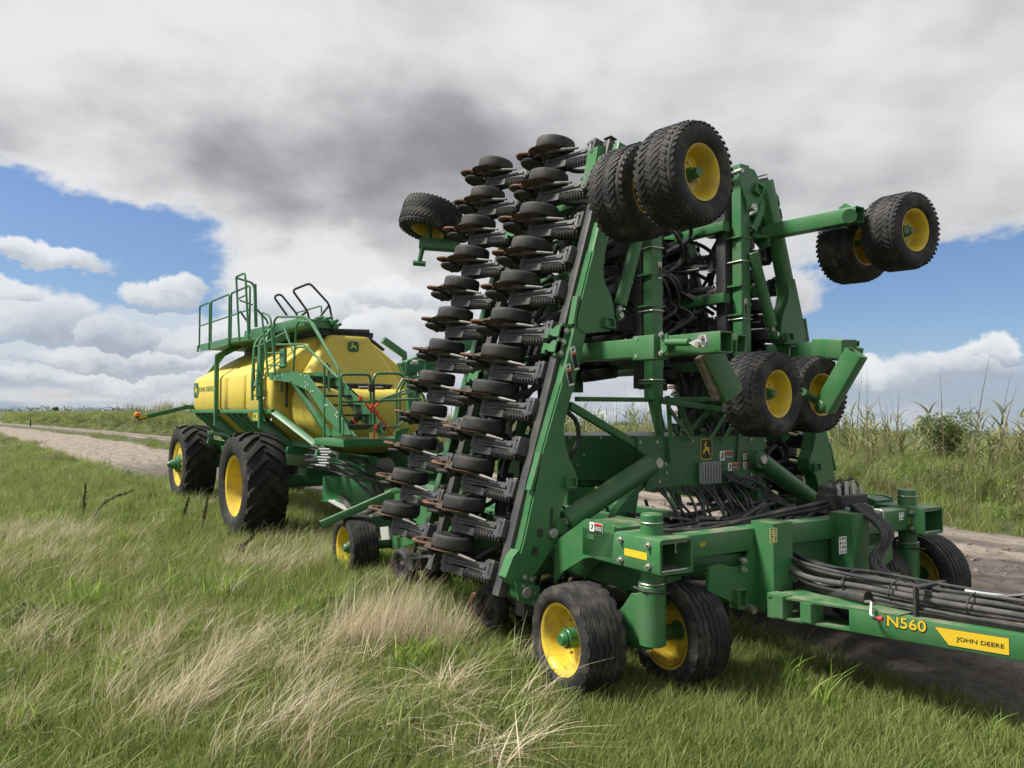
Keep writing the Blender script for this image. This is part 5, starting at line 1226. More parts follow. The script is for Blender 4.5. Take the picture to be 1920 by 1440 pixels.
# orange tie-down straps
for p in ([(3.1, -1.197, 2.365), (3.1, -1.143, 2.3), (3.1, -1.071, 2.218)], [(3.12, -0.957, 2.399), (3.12, -1.037, 2.308), (3.12, -1.09, 2.235)], [(3.1, -0.999, 2.202), (3.1, -0.853, 2.045), (3.1, -0.733, 1.886)], [(2.9, -1.305, 2.12), (2.9, -1.242, 2.046), (2.9, -1.188, 1.98)], [(3.13, -1.022, 2.006), (3.13, -1.048, 1.909), (3.13, -1.065, 1.82)], [(2, -0.297, 2.488), (2, -0.397, 2.378)]):
    tube(Q, 'tie_strap', M['strap'], p, .016, 6)
g = G()
for p in ((3.12, -1.091, 2.316), (3.1, -1.268, 2.437), (3.14, -1.027, 2.006), (3.12, -1, 2.218), (2.9, -1.4, 1.983)): g.box(p, (.04, .06, .08), ch=.015)
tag(g.obj('strap_ratchets', M['strap'], Q), kind='stuff')
tube(Q, 'strap_chain', M['dark'], [(3, -1.407, 2.599), (3, -1.319, 2.519), (3, -1.23, 2.447)], .014, 6)
tube(Q, 'meter_hose', M['greyhose'], smooth_path([(2.4, -1.175, 1.945), (2.4, -1.048, 2.08), (2.4, -0.9, 2.191), (2.4, -0.71, 2.077), (2.4, -0.497, 1.961)]), .05, 10)
# hydraulic lines and fans below
rnd = random.Random(3)
for k in range(9):
    y = -.9 - .03 * k; z = 1.60 - .045 * k
    u = lambda s=.04: rnd.uniform(-s, s)
    tube(Q, 'hydraulic_line', M['hose'], smooth_path([(.3, -1.0 + u(), z + u()), (1.2, -1.1 + u(), z + u()), (2.0, -1.05 + u(.08), z + u(.06) - .05), (2.7, -.75 + u(.15), z - .3 + u(.12)), (3.4, -.4 + u(.15), 1.05 + u(.12)), (4.2, -.1 + u(.1), .85 + u(.1))]), rnd.choice((.014, .018, .024)), 7)
g = G()
for k in range(7): g.cyl((1.35 + .07 * (k % 3), -1.20 - .01 * k, 1.60 - .045 * k), (1.75 + .1 * (k % 2), -1.18 - .01 * k, 1.61 - .045 * k), .014, seg=8)
tag(g.obj('line_fittings', M['alum'], Q), kind='stuff')
G().cyl((1.2, -.55, 1.10), (1.2, .2, 1.10), .30, seg=24, ch=.02).cyl((1.2, -.62, 1.1), (1.2, -.55, 1.1), .18, seg=16).obj('fan_housing', M['dark'], Q)
plate(Q, 'frame_leg', cg, [(0.5, -0.9, 1.545), (0.842, -0.9, 1.559), (0.727, -0.9, 1.317), (0.555, -0.9, 1.307)], (0, .05, 0))
box(Q, 'mud_plate', M['pale'], (1.5, -.55, .56), (1.4, .5, .03), Euler((0, .12, 0)))
for k in range(3): tube(Q, 'meter_hose', M['greyhose'], smooth_path([(2.0 + .2 * k, -.6, 1.0), (2.4 + .2 * k, -.55, .6), (3.0 + .2 * k, -.4, .32), (3.8, -.2 + .1 * k, .35)]), .05, 9)
# conveyor on the far side
G().beam((1, 0.54, 3.013), (1.4, 2.12, 3.695), .30, .28, r=.05).obj('conveyor_tube', cg, Q)
beam(Q, 'conveyor_mast', cg, (1, 0.771, 2.353), (1, 0.767, 3.061), .16, .16, up=(1, 0, 0), r=.02)
plate(Q, 'conveyor_hopper', cg, [(1.2, 0.919, 3.057), (1.2, 1.329, 3.255), (1.2, 1.57, 3.078), (1.2, 1.33, 2.947), (1.2, 0.978, 2.907)], (-.3, 0, 0))
rail([(1.5, 0.372, 2.928), (1.5, 0.381, 3.142), (1.5, 0.436, 3.163), (1.5, 0.725, 3.175), (1.5, 0.77, 3.117), (1.5, 0.77, 2.989)], .02); box(Q, 'work_lamp', M['pale'], (1.5, 0.546, 3.129), (.08, .14, .09), ch=.02)
beam(Q, 'mast_post', cg, (1.6, 0.42, 2.011), (1.6, 0.394, 2.877), .12, .12, up=(1, 0, 0), r=.02); beam(Q, 'mast_post', cg, (1.6, 0.562, 2.058), (1.6, 0.558, 2.881), .08, .08, up=(1, 0, 0), r=.02)
# rear lamp arm
beam(Q, 'lamp_arm', cg, (-6.2, -1.352, 2.332), (-6.2, -1.615, 2.357), .09, .10, r=.01); la = beam(Q, 'lamp_arm', cg, (-6.2, -1.528, 2.345), (-6.2, -2.656, 2.062), .08, .10, r=.01)
cyl(Q, 'warning_lamp', M['lamp'], (-6.2, -2.657, 2.112), (-6.2, -2.658, 2.214), .075, seg=16, ch=.015); cyl(Q, 'lamp_base', M['dark'], (-6.2, -2.656, 2.074), (-6.2, -2.657, 2.112), .06, seg=14)
decal(Q, V((-6.15, -2.549, 2.1)), (0, 1, .2), (1, 0, 0), .2, .05, 'decal_y', 'reflector')
# lettering
deer(Q, (-5.719, -1.452, 2.744), (1, 0, 0), (0, -1, 0), .40, .36, M['tank'], M['decal_g'], M['decal_g'])
lettering(Q, 'JOHN DEERE', M['decal_g'], (-4.859, -1.452, 2.738), (1, 0, 0), (0, -1, 0), 1.30, .15, .01, small=(1, 2, 3, 6, 7, 8, 9))
pc = (-1.038, -1.5, 2.138)
plate(Q, 'name_plate', cg, [(-1.598, -1.5, 2.241), (-0.698, -1.5, 2.241), (-0.57, -1.5, 2.051), (-1.357, -1.5, 2.042)], (0, .02, 0))
lettering(Q, 'C850', M['decal_y'], V((-0.968, -1.502, 2.139)), (1, 0, 0), (0, -1, 0), .58, .15, .02)
cyl(Q, 'plate_badge', M['decal_y'], V((-1.33, -1.51, 2.168)), V((-1.362, -1.5, 2.168)), .065, seg=14)
deer(Q, V((0, 0.023, 3.497)) + V((.02, 0, 0)), (0, 1, 0), (1, 0, .05), .22, .20, M['tank'], M['decal_g'], M['decal_g'])

# ------------------------------------------------------------------ vegetation
rng = np.random.default_rng(7)
def leaf_material(name, c0, c1, c2, trans=0.45, rough=0.6):
    m = bpy.data.materials.new(name); m.use_nodes = True
    t = m.node_tree; t.nodes.clear(); L = t.links.new
    a = t.nodes.new('ShaderNodeAttribute'); a.attribute_name = 'tone'
    oi = t.nodes.new('ShaderNodeObjectInfo')
    ad = t.nodes.new('ShaderNodeMath'); ad.operation = 'MULTIPLY_ADD'; ad.inputs[1].default_value = 0.45
    sb = t.nodes.new('ShaderNodeMath'); sb.operation = 'SUBTRACT'; sb.inputs[1].default_value = 0.22
    L(oi.outputs['Random'], ad.inputs[0]); L(a.outputs['Fac'], ad.inputs[2]); L(ad.outputs[0], sb.inputs[0])
    r = t.nodes.new('ShaderNodeValToRGB')
    r.color_ramp.elements[0].position = 0.0; r.color_ramp.elements[0].color = (*c0, 1)
    r.color_ramp.elements[1].position = 1.0; r.color_ramp.elements[1].color = (*c2, 1)
    e = r.color_ramp.elements.new(0.5); e.color = (*c1, 1)
    L(sb.outputs[0], r.inputs[0])
    p = t.nodes.new('ShaderNodeBsdfPrincipled'); p.inputs['Roughness'].default_value = rough; p.inputs['Specular IOR Level'].default_value = 0.35
    tr = t.nodes.new('ShaderNodeBsdfTranslucent'); mx = t.nodes.new('ShaderNodeMixShader'); mx.inputs[0].default_value = trans
    L(r.outputs[0], p.inputs['Base Color']); L(r.outputs[0], tr.inputs[0]); L(p.outputs[0], mx.inputs[1]); L(tr.outputs[0], mx.inputs[2])
    o = t.nodes.new('ShaderNodeOutputMaterial'); L(mx.outputs[0], o.inputs[0])
    return m
m_short = leaf_material('short_grass', (0.10, 0.145, 0.032), (0.205, 0.27, 0.068), (0.34, 0.36, 0.135))
m_long = leaf_material('long_grass', (0.115, 0.165, 0.045), (0.25, 0.315, 0.10), (0.42, 0.45, 0.21))
m_dry = leaf_material('dry_grass', (0.44, 0.36, 0.22), (0.63, 0.545, 0.385), (0.76, 0.69, 0.53), 0.30)
m_bright = leaf_material('fresh_grass', (0.13, 0.21, 0.03), (0.235, 0.345, 0.055), (0.35, 0.44, 0.10))
m_weed = leaf_material('weed_leaf', (0.07, 0.11, 0.03), (0.14, 0.185, 0.06), (0.22, 0.25, 0.10))
m_brown = leaf_material('withered_stem', (0.10, 0.065, 0.04), (0.19, 0.135, 0.09), (0.30, 0.23, 0.15), 0.2)
m_reed = leaf_material('reed_leaf', (0.12, 0.155, 0.05), (0.23, 0.26, 0.095), (0.38, 0.36, 0.19))
m_cane = leaf_material('dry_cane', (0.13, 0.10, 0.065), (0.21, 0.165, 0.11), (0.30, 0.245, 0.17), 0.1)
m_dock = leaf_material('dock_seed', (0.035, 0.018, 0.012), (0.06, 0.03, 0.02), (0.09, 0.05, 0.03), 0.1)
m_dark = leaf_material('bush_leaf', (0.030, 0.055, 0.016), (0.06, 0.095, 0.03), (0.11, 0.145, 0.055), 0.3)

def blades(n, rad, h0, h1, w, lean, wind=(0, 0), curl=0.5, seg=3, droop=0.0, tone=(0, 1), base_lo=0.0):
    """ribbon blades: returns verts, quads, tone"""
    a = rng.uniform(0, 2 * np.pi, n); rr = rad * np.sqrt(rng.uniform(0, 1, n))
    bx, by = rr * np.cos(a), rr * np.sin(a)
    h = rng.uniform(h0, h1, n)
    la = rng.uniform(0, 2 * np.pi, n); lm = lean * rng.uniform(.2, 1.0, n)
    lx, ly = lm * np.cos(la) + wind[0] * rng.uniform(.5, 1.3, n), lm * np.sin(la) + wind[1] * rng.uniform(.5, 1.3, n)
    fa = rng.uniform(0, np.pi, n); wx, wy = np.cos(fa), np.sin(fa)
    ww = w * rng.uniform(.6, 1.25, n); tn = rng.uniform(tone[0], tone[1], n)
    V_, T_ = [], []
    for k in range(seg + 1):
        t = k / seg
        f = t ** (1 + curl)
        z = h * (t - droop * t * t * 0.9) * (1 - 0.18 * np.hypot(lx, ly) * t)
        x = bx + h * lx * f; y = by + h * ly * f
        hw = ww * (1 - t ** 1.6) * .5 + .0004
        V_.append(np.stack([np.stack([x - wx * hw, y - wy * hw, z], -1), np.stack([x + wx * hw, y + wy * hw, z], -1)], 1))
        T_.append(np.stack([tn + .12 * (t - .5)] * 2, 1))
    V_ = np.stack(V_, 1).reshape(n, -1, 3); T_ = np.stack(T_, 1).reshape(n, -1)
    m = 2 * (seg + 1)
    q = np.array([[2 * k, 2 * k + 1, 2 * k + 3, 2 * k + 2] for k in range(seg)])
    F_ = (np.arange(n)[:, None, None] * m + q[None]).reshape(-1, 4)
    return V_.reshape(-1, 3), F_, T_.ravel()
def merge(parts):
    v, f, t = [], [], []; o = 0
    for a, b, c in parts:
        v.append(a); f.append(b + o); t.append(c); o += len(a)
    return np.concatenate(v), np.concatenate(f), np.concatenate(t)
def leaf_mesh(name, vft, mat):
    v, f, t = vft
    me = bpy.data.meshes.new(name)
    me.vertices.add(len(v)); me.vertices.foreach_set('co', v.astype(np.float32).ravel())
    me.loops.add(f.size); me.loops.foreach_set('vertex_index', f.astype(np.int32).ravel())
    me.polygons.add(len(f)); me.polygons.foreach_set('loop_start', np.arange(0, f.size, 4, dtype=np.int32))
    me.update(calc_edges=True)
    me.polygons.foreach_set('use_smooth', [True] * len(f))
    at = me.attributes.new('tone', 'FLOAT', 'POINT'); at.data.foreach_set('value', t.astype(np.float32))
    me.materials.append(mat)
    return me
def kit(name, meshes):
    c = bpy.data.collections.new(name)
    for i, me in enumerate(meshes):
        o = bpy.data.objects.new('%s_%02d' % (name, i), me); c.objects.link(o)
    return c
def scatter(name, coll, nvar, pts, scale, rotz, tilt, label, cat):
    """one object whose geometry nodes set a clump on each point"""
    n = len(pts)
    me = bpy.data.meshes.new(name); me.vertices.add(n); me.vertices.foreach_set('co', np.asarray(pts, np.float32).ravel())
    a = me.attributes.new('scl', 'FLOAT_VECTOR', 'POINT'); a.data.foreach_set('vector', np.asarray(scale, np.float32).ravel())
    a = me.attributes.new('rot', 'FLOAT_VECTOR', 'POINT'); a.data.foreach_set('vector', np.stack([tilt[:, 0], tilt[:, 1], rotz], -1).astype(np.float32).ravel())
    a = me.attributes.new('pick', 'INT', 'POINT'); a.data.foreach_set('value', rng.integers(0, nvar, n).astype(np.int32))
    o = link(name, me)
    ng = bpy.data.node_groups.new(name + '_nodes', 'GeometryNodeTree')
    ng.interface.new_socket('Geometry', in_out='INPUT', socket_type='NodeSocketGeometry'); ng.interface.new_socket('Geometry', in_out='OUTPUT', socket_type='NodeSocketGeometry')
    nd = ng.nodes; L = ng.links.new
    gi = nd.new('NodeGroupInput'); go = nd.new('NodeGroupOutput')
    ci = nd.new('GeometryNodeCollectionInfo'); ci.inputs['Collection'].default_value = coll; ci.inputs['Separate Children'].default_value = True; ci.inputs['Reset Children'].default_value = True
    ip = nd.new('GeometryNodeInstanceOnPoints'); ip.inputs['Pick Instance'].default_value = True
    def na(nm, ty):
        x = nd.new('GeometryNodeInputNamedAttribute'); x.data_type = ty; x.inputs['Name'].default_value = nm
        return next(s for s in x.outputs if s.enabled)
    er = nd.new('FunctionNodeEulerToRotation')
    L(gi.outputs[0], ip.inputs['Points']); L(ci.outputs[0], ip.inputs['Instance']); L(na('pick', 'INT'), ip.inputs['Instance Index'])
    L(na('rot', 'FLOAT_VECTOR'), er.inputs[0]); L(er.outputs[0], ip.inputs['Rotation']); L(na('scl', 'FLOAT_VECTOR'), ip.inputs['Scale'])
    L(ip.outputs[0], go.inputs[0])
    md = o.modifiers.new('scatter', 'NODES'); md.node_group = ng
    return tag(o, label, cat, kind='stuff')
CX, CY = 6.53, -6.0
HEAD = math.atan2(.534, -.845)
WIND = (0.30, 0.48)          # the tall grass leans over with the wind
def wedge(n, r0, r1, half=44, power=1.0):
    """points on the ground in front, thinning with distance"""
    u = rng.uniform(0, 1, n)
    r = r0 * (r1 / r0) ** u if power == 1.0 else (r0 ** power + u * (r1 ** power - r0 ** power)) ** (1 / power)
    a = HEAD + np.radians(rng.uniform(-half, half, n))
    return CX + r * np.cos(a), CY + r * np.sin(a), r
def fbm(x, y, s, seed=0.0):
    v = 0; a = 1.0; tot = 0
    for k in range(4):
        f = s * 2 ** k
        v = v + a * np.sin(x * f + 1.7 * np.sin(y * f * .8 + seed + k) + seed * 1.3) * np.cos(y * f * 1.1 + 1.3 * np.sin(x * f * .7 - seed + 2 * k)); tot += a; a *= .55
    return v / tot
# where machine wheels have pressed the grass
wheels_at = ((1.62, -2.23), (1.62, -1.26), (-3.50, -2.12), (-8.24, -2.34), (-14.6, -2.3))
def clear_of_wheels(x, y, pad=.0):
    ok = np.ones_like(x, bool)
    for wx, wy in wheels_at:
        big = .95 if wx < -5 else .40
        ok &= ~((np.abs(x - wx) < big * .55 + pad) & (np.abs(y - wy) < (.42 if wx < -5 else .22) + pad))
    return ok
# dry patches: (x, y, radius, strength)
dry_patches = [(*(-8.861, -5.809, 0)[:2], 1.6, 1.0), (*(-4.555, -5.442, 0)[:2], .9, .7), (*(-1.148, -5.002, 0)[:2], .55, 1.0), (*(-0.244, -4.588, 0)[:2], .5, 1.0), (*(0.42, -4.976, 0)[:2], .5, 1.0), (*(0.011, -5.249, 0)[:2], .45, .8), (*(-3.997, -3.139, 0)[:2], .8, .9), (*(-3.528, -3.818, 0)[:2], .6, .5), (*(0.699, -4.161, 0)[:2], .35, .6), (*(-1.788, -6.015, 0)[:2], .5, .6), (*(0.348, -3.881, 0)[:2], .4, .7), (*(-6.088, -6.134, 0)[:2], 1.3, .8), (*(1.386, -4.578, 0)[:2], .45, .7)]
def dryness(x, y):
    d = np.zeros_like(x)
    for px, py, r, s in dry_patches: d = np.maximum(d, s * np.exp(-(((x - px) ** 2 + (y - py) ** 2) / (.72 * r * r)) ** 1.5))
    return d
def mown(x, y):      # short grass on the right, beside the track and in front of the wheels
    return smst(1.0, 2.6, x + .25 * fbm(x, y, 1.2)) * smst(-5.2, -3.9, y) + smst(-2.4, -1.0, y) * smst(-26, -3, x) * .8

def tussock(x, y): return np.clip(.86 + .42 * fbm(x, y, 2.3, 6.) + .22 * fbm(x, y, 5.1, 2.), .35, 1.5)
def stand(x, y, sc, sxy=None, tl=.12):
    n = len(x); z = ground_z(x, y)
    s = np.stack([sc if sxy is None else sxy, sc if sxy is None else sxy, sc], -1)
    return np.stack([x, y, z - .01], -1), s, rng.uniform(-.5, .5, n), rng.uniform(-tl, tl, (n, 2))

K_short = kit('short_tuft', [leaf_mesh('short_tuft', merge([blades(36, .17, .05, .17, .0085, .9, curl=.7), blades(10, .15, .12, .24, .007, .7, (.15, .2))]), m_short) for _ in range(6)])
K_long = kit('long_tuft', [leaf_mesh('long_tuft', merge([blades(22, .15, .18, .46, .0150, .8, (WIND[0] * .6, WIND[1] * .6), curl=.9, seg=4, droop=.3), blades(14, .18, .10, .26, .013, 1.0)]), m_long) for _ in range(6)])
K_fresh = kit('fresh_tuft', [leaf_mesh('fresh_tuft', merge([blades(24, .12, .18, .44, .0160, .6, (.1, .16), curl=.8, seg=4, droop=.2)]), m_bright) for _ in range(4)])
K_dry = kit('dry_tuft', [leaf_mesh('dry_tuft', merge([blades(22, .12, .30, .74, .0060, .60, (WIND[0] * .75, WIND[1] * .75), curl=.5, seg=4, droop=.15), blades(12, .16, .12, .36, .006, 1.1, WIND)]), m_dry) for _ in range(6)])
K_thatch = kit('thatch_tuft', [leaf_mesh('thatch_tuft', merge([blades(26, .22, .12, .36, .0058, 2.2, (.5, .3), curl=.1, seg=3, droop=.55)]), m_dry) for _ in range(4)])
K_tall = kit('tall_straw', [leaf_mesh('tall_straw', merge([blades(26, .15, .50, 1.02, .0056, .34, (.12, .20), curl=.75, seg=5, droop=.12), blades(10, .2, .15, .4, .006, .8)]), m_dry) for _ in range(5)])
def weed_leaves(n, rad, h, ls):
    """broad leaves spread over upright stems"""
    out = []
    for i in range(n):
        st = blades(1, rad, h * .6, h, .008, .35, seg=3, tone=(.2, .6)); out.append(st)
        b = st[0][0]; tip = st[0][-1]
        for k in range(int(9 + 5 * rng.uniform())):
            t = rng.uniform(.15, 1.0); c = b * (1 - t) + tip * t
            lv = blades(1, .0, ls * .6, ls * 1.2, ls * .42, 1.6, curl=.1, seg=3, droop=.35)
            out.append((lv[0] + c, lv[1], lv[2]))
    return merge(out)
K_weed = kit('broad_weed', [leaf_mesh('broad_weed', weed_leaves(9, .22, .42, .09), m_weed) for _ in range(4)])
K_bank = kit('bank_tuft', [leaf_mesh('bank_tuft', merge([blades(60, .38, .45, 1.15, .016, .65, (.08, .12), curl=.9, seg=4, droop=.25), blades(26, .4, .25, .6, .014, .9)]), m) for m in (m_long, m_weed, m_long, m_brown, m_bright, m_weed, m_long)])
K_bankweed = kit('bank_weed', [leaf_mesh('bank_weed', weed_leaves(22, .5, 1.05, .085), m) for m in (m_weed, m_long, m_weed)])
def reed(h, nl, leaf=.55):
    st = blades(1, .0, h, h, .024, .10, curl=.4, seg=6, tone=(.5, .9)); out = [st]; st2 = (st[0][:, [1, 0, 2]], st[1], st[2]); out.append(st2)
    pts = st[0].reshape(-1, 2, 3).mean(1)
    for k in range(nl):
        t = .30 + .70 * (k + rng.uniform(0, .8)) / nl; i = min(t, .999) * (len(pts) - 1); j = int(i); c = pts[j] * (1 - (i - j)) + pts[j + 1] * (i - j)
        lv = blades(1, .0, leaf * .6, leaf * 1.15, .040, 1.25, curl=.25, seg=5, droop=.45); out.append((lv[0] + c, lv[1], lv[2]))
    return merge(out)
def reed_group(n, rad, h0, h1):
    out = []
    for _ in range(n):
        a = rng.uniform(0, 6.28); r = rad * math.sqrt(rng.uniform()); v, f, t = reed(rng.uniform(h0, h1), 11)
        out.append((v + np.array([r * math.cos(a), r * math.sin(a), 0]), f, t))
    return merge(out)
K_reed = kit('reed_group', [leaf_mesh('reed_group', reed_group(5, .5, 1.0, 1.75), m_reed) for _ in range(5)])
K_cane = kit('cane_group', [leaf_mesh('cane_group', merge([blades(3, .5, 1.7, 3.0, .028, .10, curl=.2, seg=5) for _ in range(2)]), m_cane) for _ in range(4)])

# near grass
w1, w2 = wedge(15000, 2.6, 13, 45, 1.4), wedge(15000, 13, 95, 45, 1.0)
x, y, r = [np.concatenate([p, q]) for p, q in zip(w1, w2)]
tm = track_mask(x, y); dr = dryness(x, y); mw = np.clip(mown(x, y), 0, 1); nz = fbm(x, y, .9, 1.0)
base = (rng.uniform(0, 1, len(x)) > tm * 1.05 - .02) & clear_of_wheels(x, y)
sel = base & (y < far_edge(x) + 3.5)
kx, ky, kr = x[sel], y[sel], r[sel]
scatter('short_grass', K_short, 6, *stand(kx, ky, rng.uniform(.65, 1.15, len(kx)) * np.minimum(1 + kr / 24, 1.9) * (1 - .25 * mown(kx, ky).clip(0, 1)), tl=.2), 'short green grass carpeting the ground beside the track', 'grass')
x, y, r = wedge(14000, 2.6, 60, 45, 1.2)
tm = track_mask(x, y); dr = dryness(x, y); mw = np.clip(mown(x, y), 0, 1); nz = fbm(x, y, .9, 1.0)
sel = (tm < .35) & (rng.uniform(0, 1, len(x)) < (1 - mw) * (.80 + .35 * nz) * (1 - .35 * dr)) & clear_of_wheels(x, y, .12) & (y < far_edge(x))
kx, ky, kr = x[sel], y[sel], r[sel]
scatter('long_grass', K_long, 6, *stand(kx, ky, rng.uniform(.6, 1.15, len(kx)) * (1 + kr / 60) * tussock(kx, ky) * np.clip(1.45 - kr / 28, .35, 1)), 'long arching green grass on the near verge', 'grass')
x, y, r = wedge(7000, 2.6, 40, 45, 1.2)
fresh = [(*(0.209, -2.129, 0)[:2], .75), (*(-1.019, -1.733, 0)[:2], .8), (*(1.273, -2.417, 0)[:2], .30), (*(-1.939, -3.988, 0)[:2], .6), (*(-2.505, -3.194, 0)[:2], .8), (*(-11.678, -2.572, 0)[:2], 2.2), (*(-0.462, -5.162, 0)[:2], .22), (*(0.126, -5.958, 0)[:2], .3)]
tm = track_mask(x, y); mw = np.clip(mown(x, y), 0, 1); nz = fbm(x, y, .7, 4.0)
for fx, fy, fr in fresh:
    q = np.exp(-((x - fx) ** 2 + (y - fy) ** 2) / (fr * fr)); nz = nz + q; mw = mw * (1 - q)
sel = (tm < .3) & (nz > .25) & (rng.uniform(0, 1, len(x)) < .75 * (1 - .6 * mw)) & clear_of_wheels(x, y, .12) & (y < far_edge(x))
kx, ky, kr = x[sel], y[sel], r[sel]
scatter('fresh_grass', K_fresh, 4, *stand(kx, ky, rng.uniform(.6, 1.2, len(kx)) * (1 + kr / 60) * tussock(kx, ky) * np.clip(1.45 - kr / 28, .35, 1)), 'bright fresh grass growing in patches on the near verge', 'grass')
x, y, r = wedge(15000, 2.6, 34, 45, 1.2)
tm = track_mask(x, y); dr = dryness(x, y); mw = np.clip(mown(x, y), 0, 1)
pr_ = np.clip(dr * (.70 + .6 * fbm(x, y, 1.6, 3.)) + .03 * (1 - mw), 0, 1)
sel = (tm < .3) & (rng.uniform(0, 1, len(x)) < pr_) & clear_of_wheels(x, y, .1) & (y < -.5)
kx, ky, kr = x[sel], y[sel], r[sel]
scatter('dry_grass', K_dry, 6, *stand(kx, ky, rng.uniform(.55, 1.0, len(kx)) * (1 + kr / 80) * np.clip(1.5 - kr / 26, .4, 1), tl=.15), 'bleached dry grass bending over among the green', 'dry grass')
# the standing tuft of straw in front of the folded wing
tx, ty = (-0.205, -2.996, 0)[:2]
n = 58; a = rng.uniform(0, 6.28, n); q = rng.uniform(0, 1, n) ** .7 * 1.25
kx = tx + q * (.60 * np.cos(a) * .534 - .34 * np.sin(a) * .845); ky = ty + q * (.60 * np.cos(a) * .845 + .34 * np.sin(a) * .534)
scatter('straw_tuft', K_tall, 5, *stand(kx, ky, rng.uniform(.72, 1.12, n) * (1.05 - .28 * q), tl=.22), 'tall standing tuft of straw in front of the folded wing', 'dry grass')
# flattened straw
fl = [(*(1.184, -3.677, 0)[:2], .45), (*(-0.062, -3.554, 0)[:2], .40), (*(-0.262, -3.871, 0)[:2], .35), (*(2.123, -3.484, 0)[:2], .35), (*(-1.093, -4.033, 0)[:2], .35), (*(1.02, -3.251, 0)[:2], .3), (*(-2.174, -4.731, 0)[:2], .3)]
px_, py_ = [], []
for fx, fy, fr in fl:
    n = 16; a = rng.uniform(0, 6.28, n); q = fr * np.sqrt(rng.uniform(0, 1, n)); px_.append(fx + q * np.cos(a)); py_.append(fy + q * np.sin(a))
kx, ky = np.concatenate(px_), np.concatenate(py_)
scatter('flattened_straw', K_thatch, 4, *stand(kx, ky, rng.uniform(.8, 1.4, len(kx)), tl=.25), 'flattened straw lying across the near grass', 'dry grass')
x, y, r = wedge(1100, 3, 40, 42, 1.2)
sel = (track_mask(x, y) < .2) & (fbm(x, y, .5, 9.) > .25) & (mown(x, y) < .4) & (y < 0) & clear_of_wheels(x, y, .3)
kx, ky = x[sel], y[sel]
scatter('broadleaf_weeds', K_weed, 4, *stand(kx, ky, rng.uniform(.4, .9, len(kx))), 'low broad-leaved weeds among the near grass', 'weeds')
# far bank beyond the track
n = 7500
x = 10 - 240 * rng.uniform(0, 1, n) ** 1.6; d = rng.uniform(.3, 11, n) ** 1.0
y = far_edge(x) + d
kx, ky = x, y
hs = np.clip(.35 + .55 * smst(.3, 3.0, d) + .15 * fbm(x, y, .6, 2.), .2, 1.3) * rng.uniform(.75, 1.15, n)
wd = hs * 1.1 * (1 + smst(-30, -120, x) * 1.6)
scatter('bank_grass', K_bank, 7, *stand(kx, ky, hs, wd), 'rank green and brown grass covering the far bank', 'grass')
n = 480
x = 10 - 110 * rng.uniform(0, 1, n) ** 1.5; d = rng.uniform(1.0, 9, n); y = far_edge(x) + d
hs = rng.uniform(.5, 1.05, n)
scatter('bank_weeds', K_bankweed, 3, *stand(x, y, hs), 'leafy weeds growing through the grass of the far bank', 'weeds')
n = 430
x = 6 - 110 * rng.uniform(0, 1, n) ** 1.7; d = rng.uniform(3.6, 9, n); y = far_edge(x) + d
sel = fbm(x, y, .35, 5.) > -.35; x, y = x[sel], y[sel]
scatter('reed_bed', K_reed, 5, *stand(x, y, rng.uniform(.75, 1.25, len(x)), tl=.06), 'green reeds standing along the top of the far bank', 'reeds')
n = 260
x = 12 - 120 * rng.uniform(0, 1, n) ** 1.6; d = rng.uniform(3.6, 9.5, n); y = far_edge(x) + d
sel = (fbm(x, y, .35, 5.) > -.2) & (x < -9); x, y = x[sel], y[sel]
scatter('far_canes', K_cane, 4, *stand(x, y, rng.uniform(.8, 1.15, len(x)), tl=.05), 'bare dry canes rising from the reeds farther along the bank', 'reeds')
# single dry canes against the sky on the right
for k in range(44):
    x = -1.6 - 13 * rng.uniform() ** 1.2; d = rng.uniform(3.0, 8.0); y = float(far_edge(np.float64(x))) + d
    v, f, t = blades(1, 0, 1.9, 3.3, .030, .22, curl=.25, seg=6)
    v2 = v.copy(); c = v.reshape(-1, 2, 3).mean(1, keepdims=True); dv = (v.reshape(-1, 2, 3) - c); v2 = (c + np.stack([-dv[..., 1], dv[..., 0], dv[..., 2]], -1)).reshape(-1, 3)
    o = link('reed_cane', leaf_mesh('reed_cane', merge([(v, f, t), (v2, f, t)]), m_cane))
    o.location = (x, y, float(ground_z(np.float64(x), np.float64(y))) - .02)
    tag(o, 'tall bare dry cane rising out of the reeds on the right', 'reed', 'dry canes on the right bank')
# grass and weeds farther out
n = 2600
x = -20 - 260 * rng.uniform(0, 1, n); y = far_edge(x) - 9.5 - 60 * rng.uniform(0, 1, n) ** 2
sel = track_mask(x, y) < .2; x, y = x[sel], y[sel]
scatter('meadow_grass', K_bank, 7, *stand(x, y, rng.uniform(.25, .6, len(x)), rng.uniform(1.2, 2.2, len(x))), 'rough meadow grass far down the near side of the track', 'grass')
n = 3000
x = 60 - 420 * rng.uniform(0, 1, n); y = far_edge(x) + 10 + 160 * rng.uniform(0, 1, n) ** 1.6
scatter('far_meadow', K_bank, 7, *stand(x, y, rng.uniform(.4, .9, n), rng.uniform(1.6, 3.2, n)), 'wide rough meadow beyond the bank', 'grass')
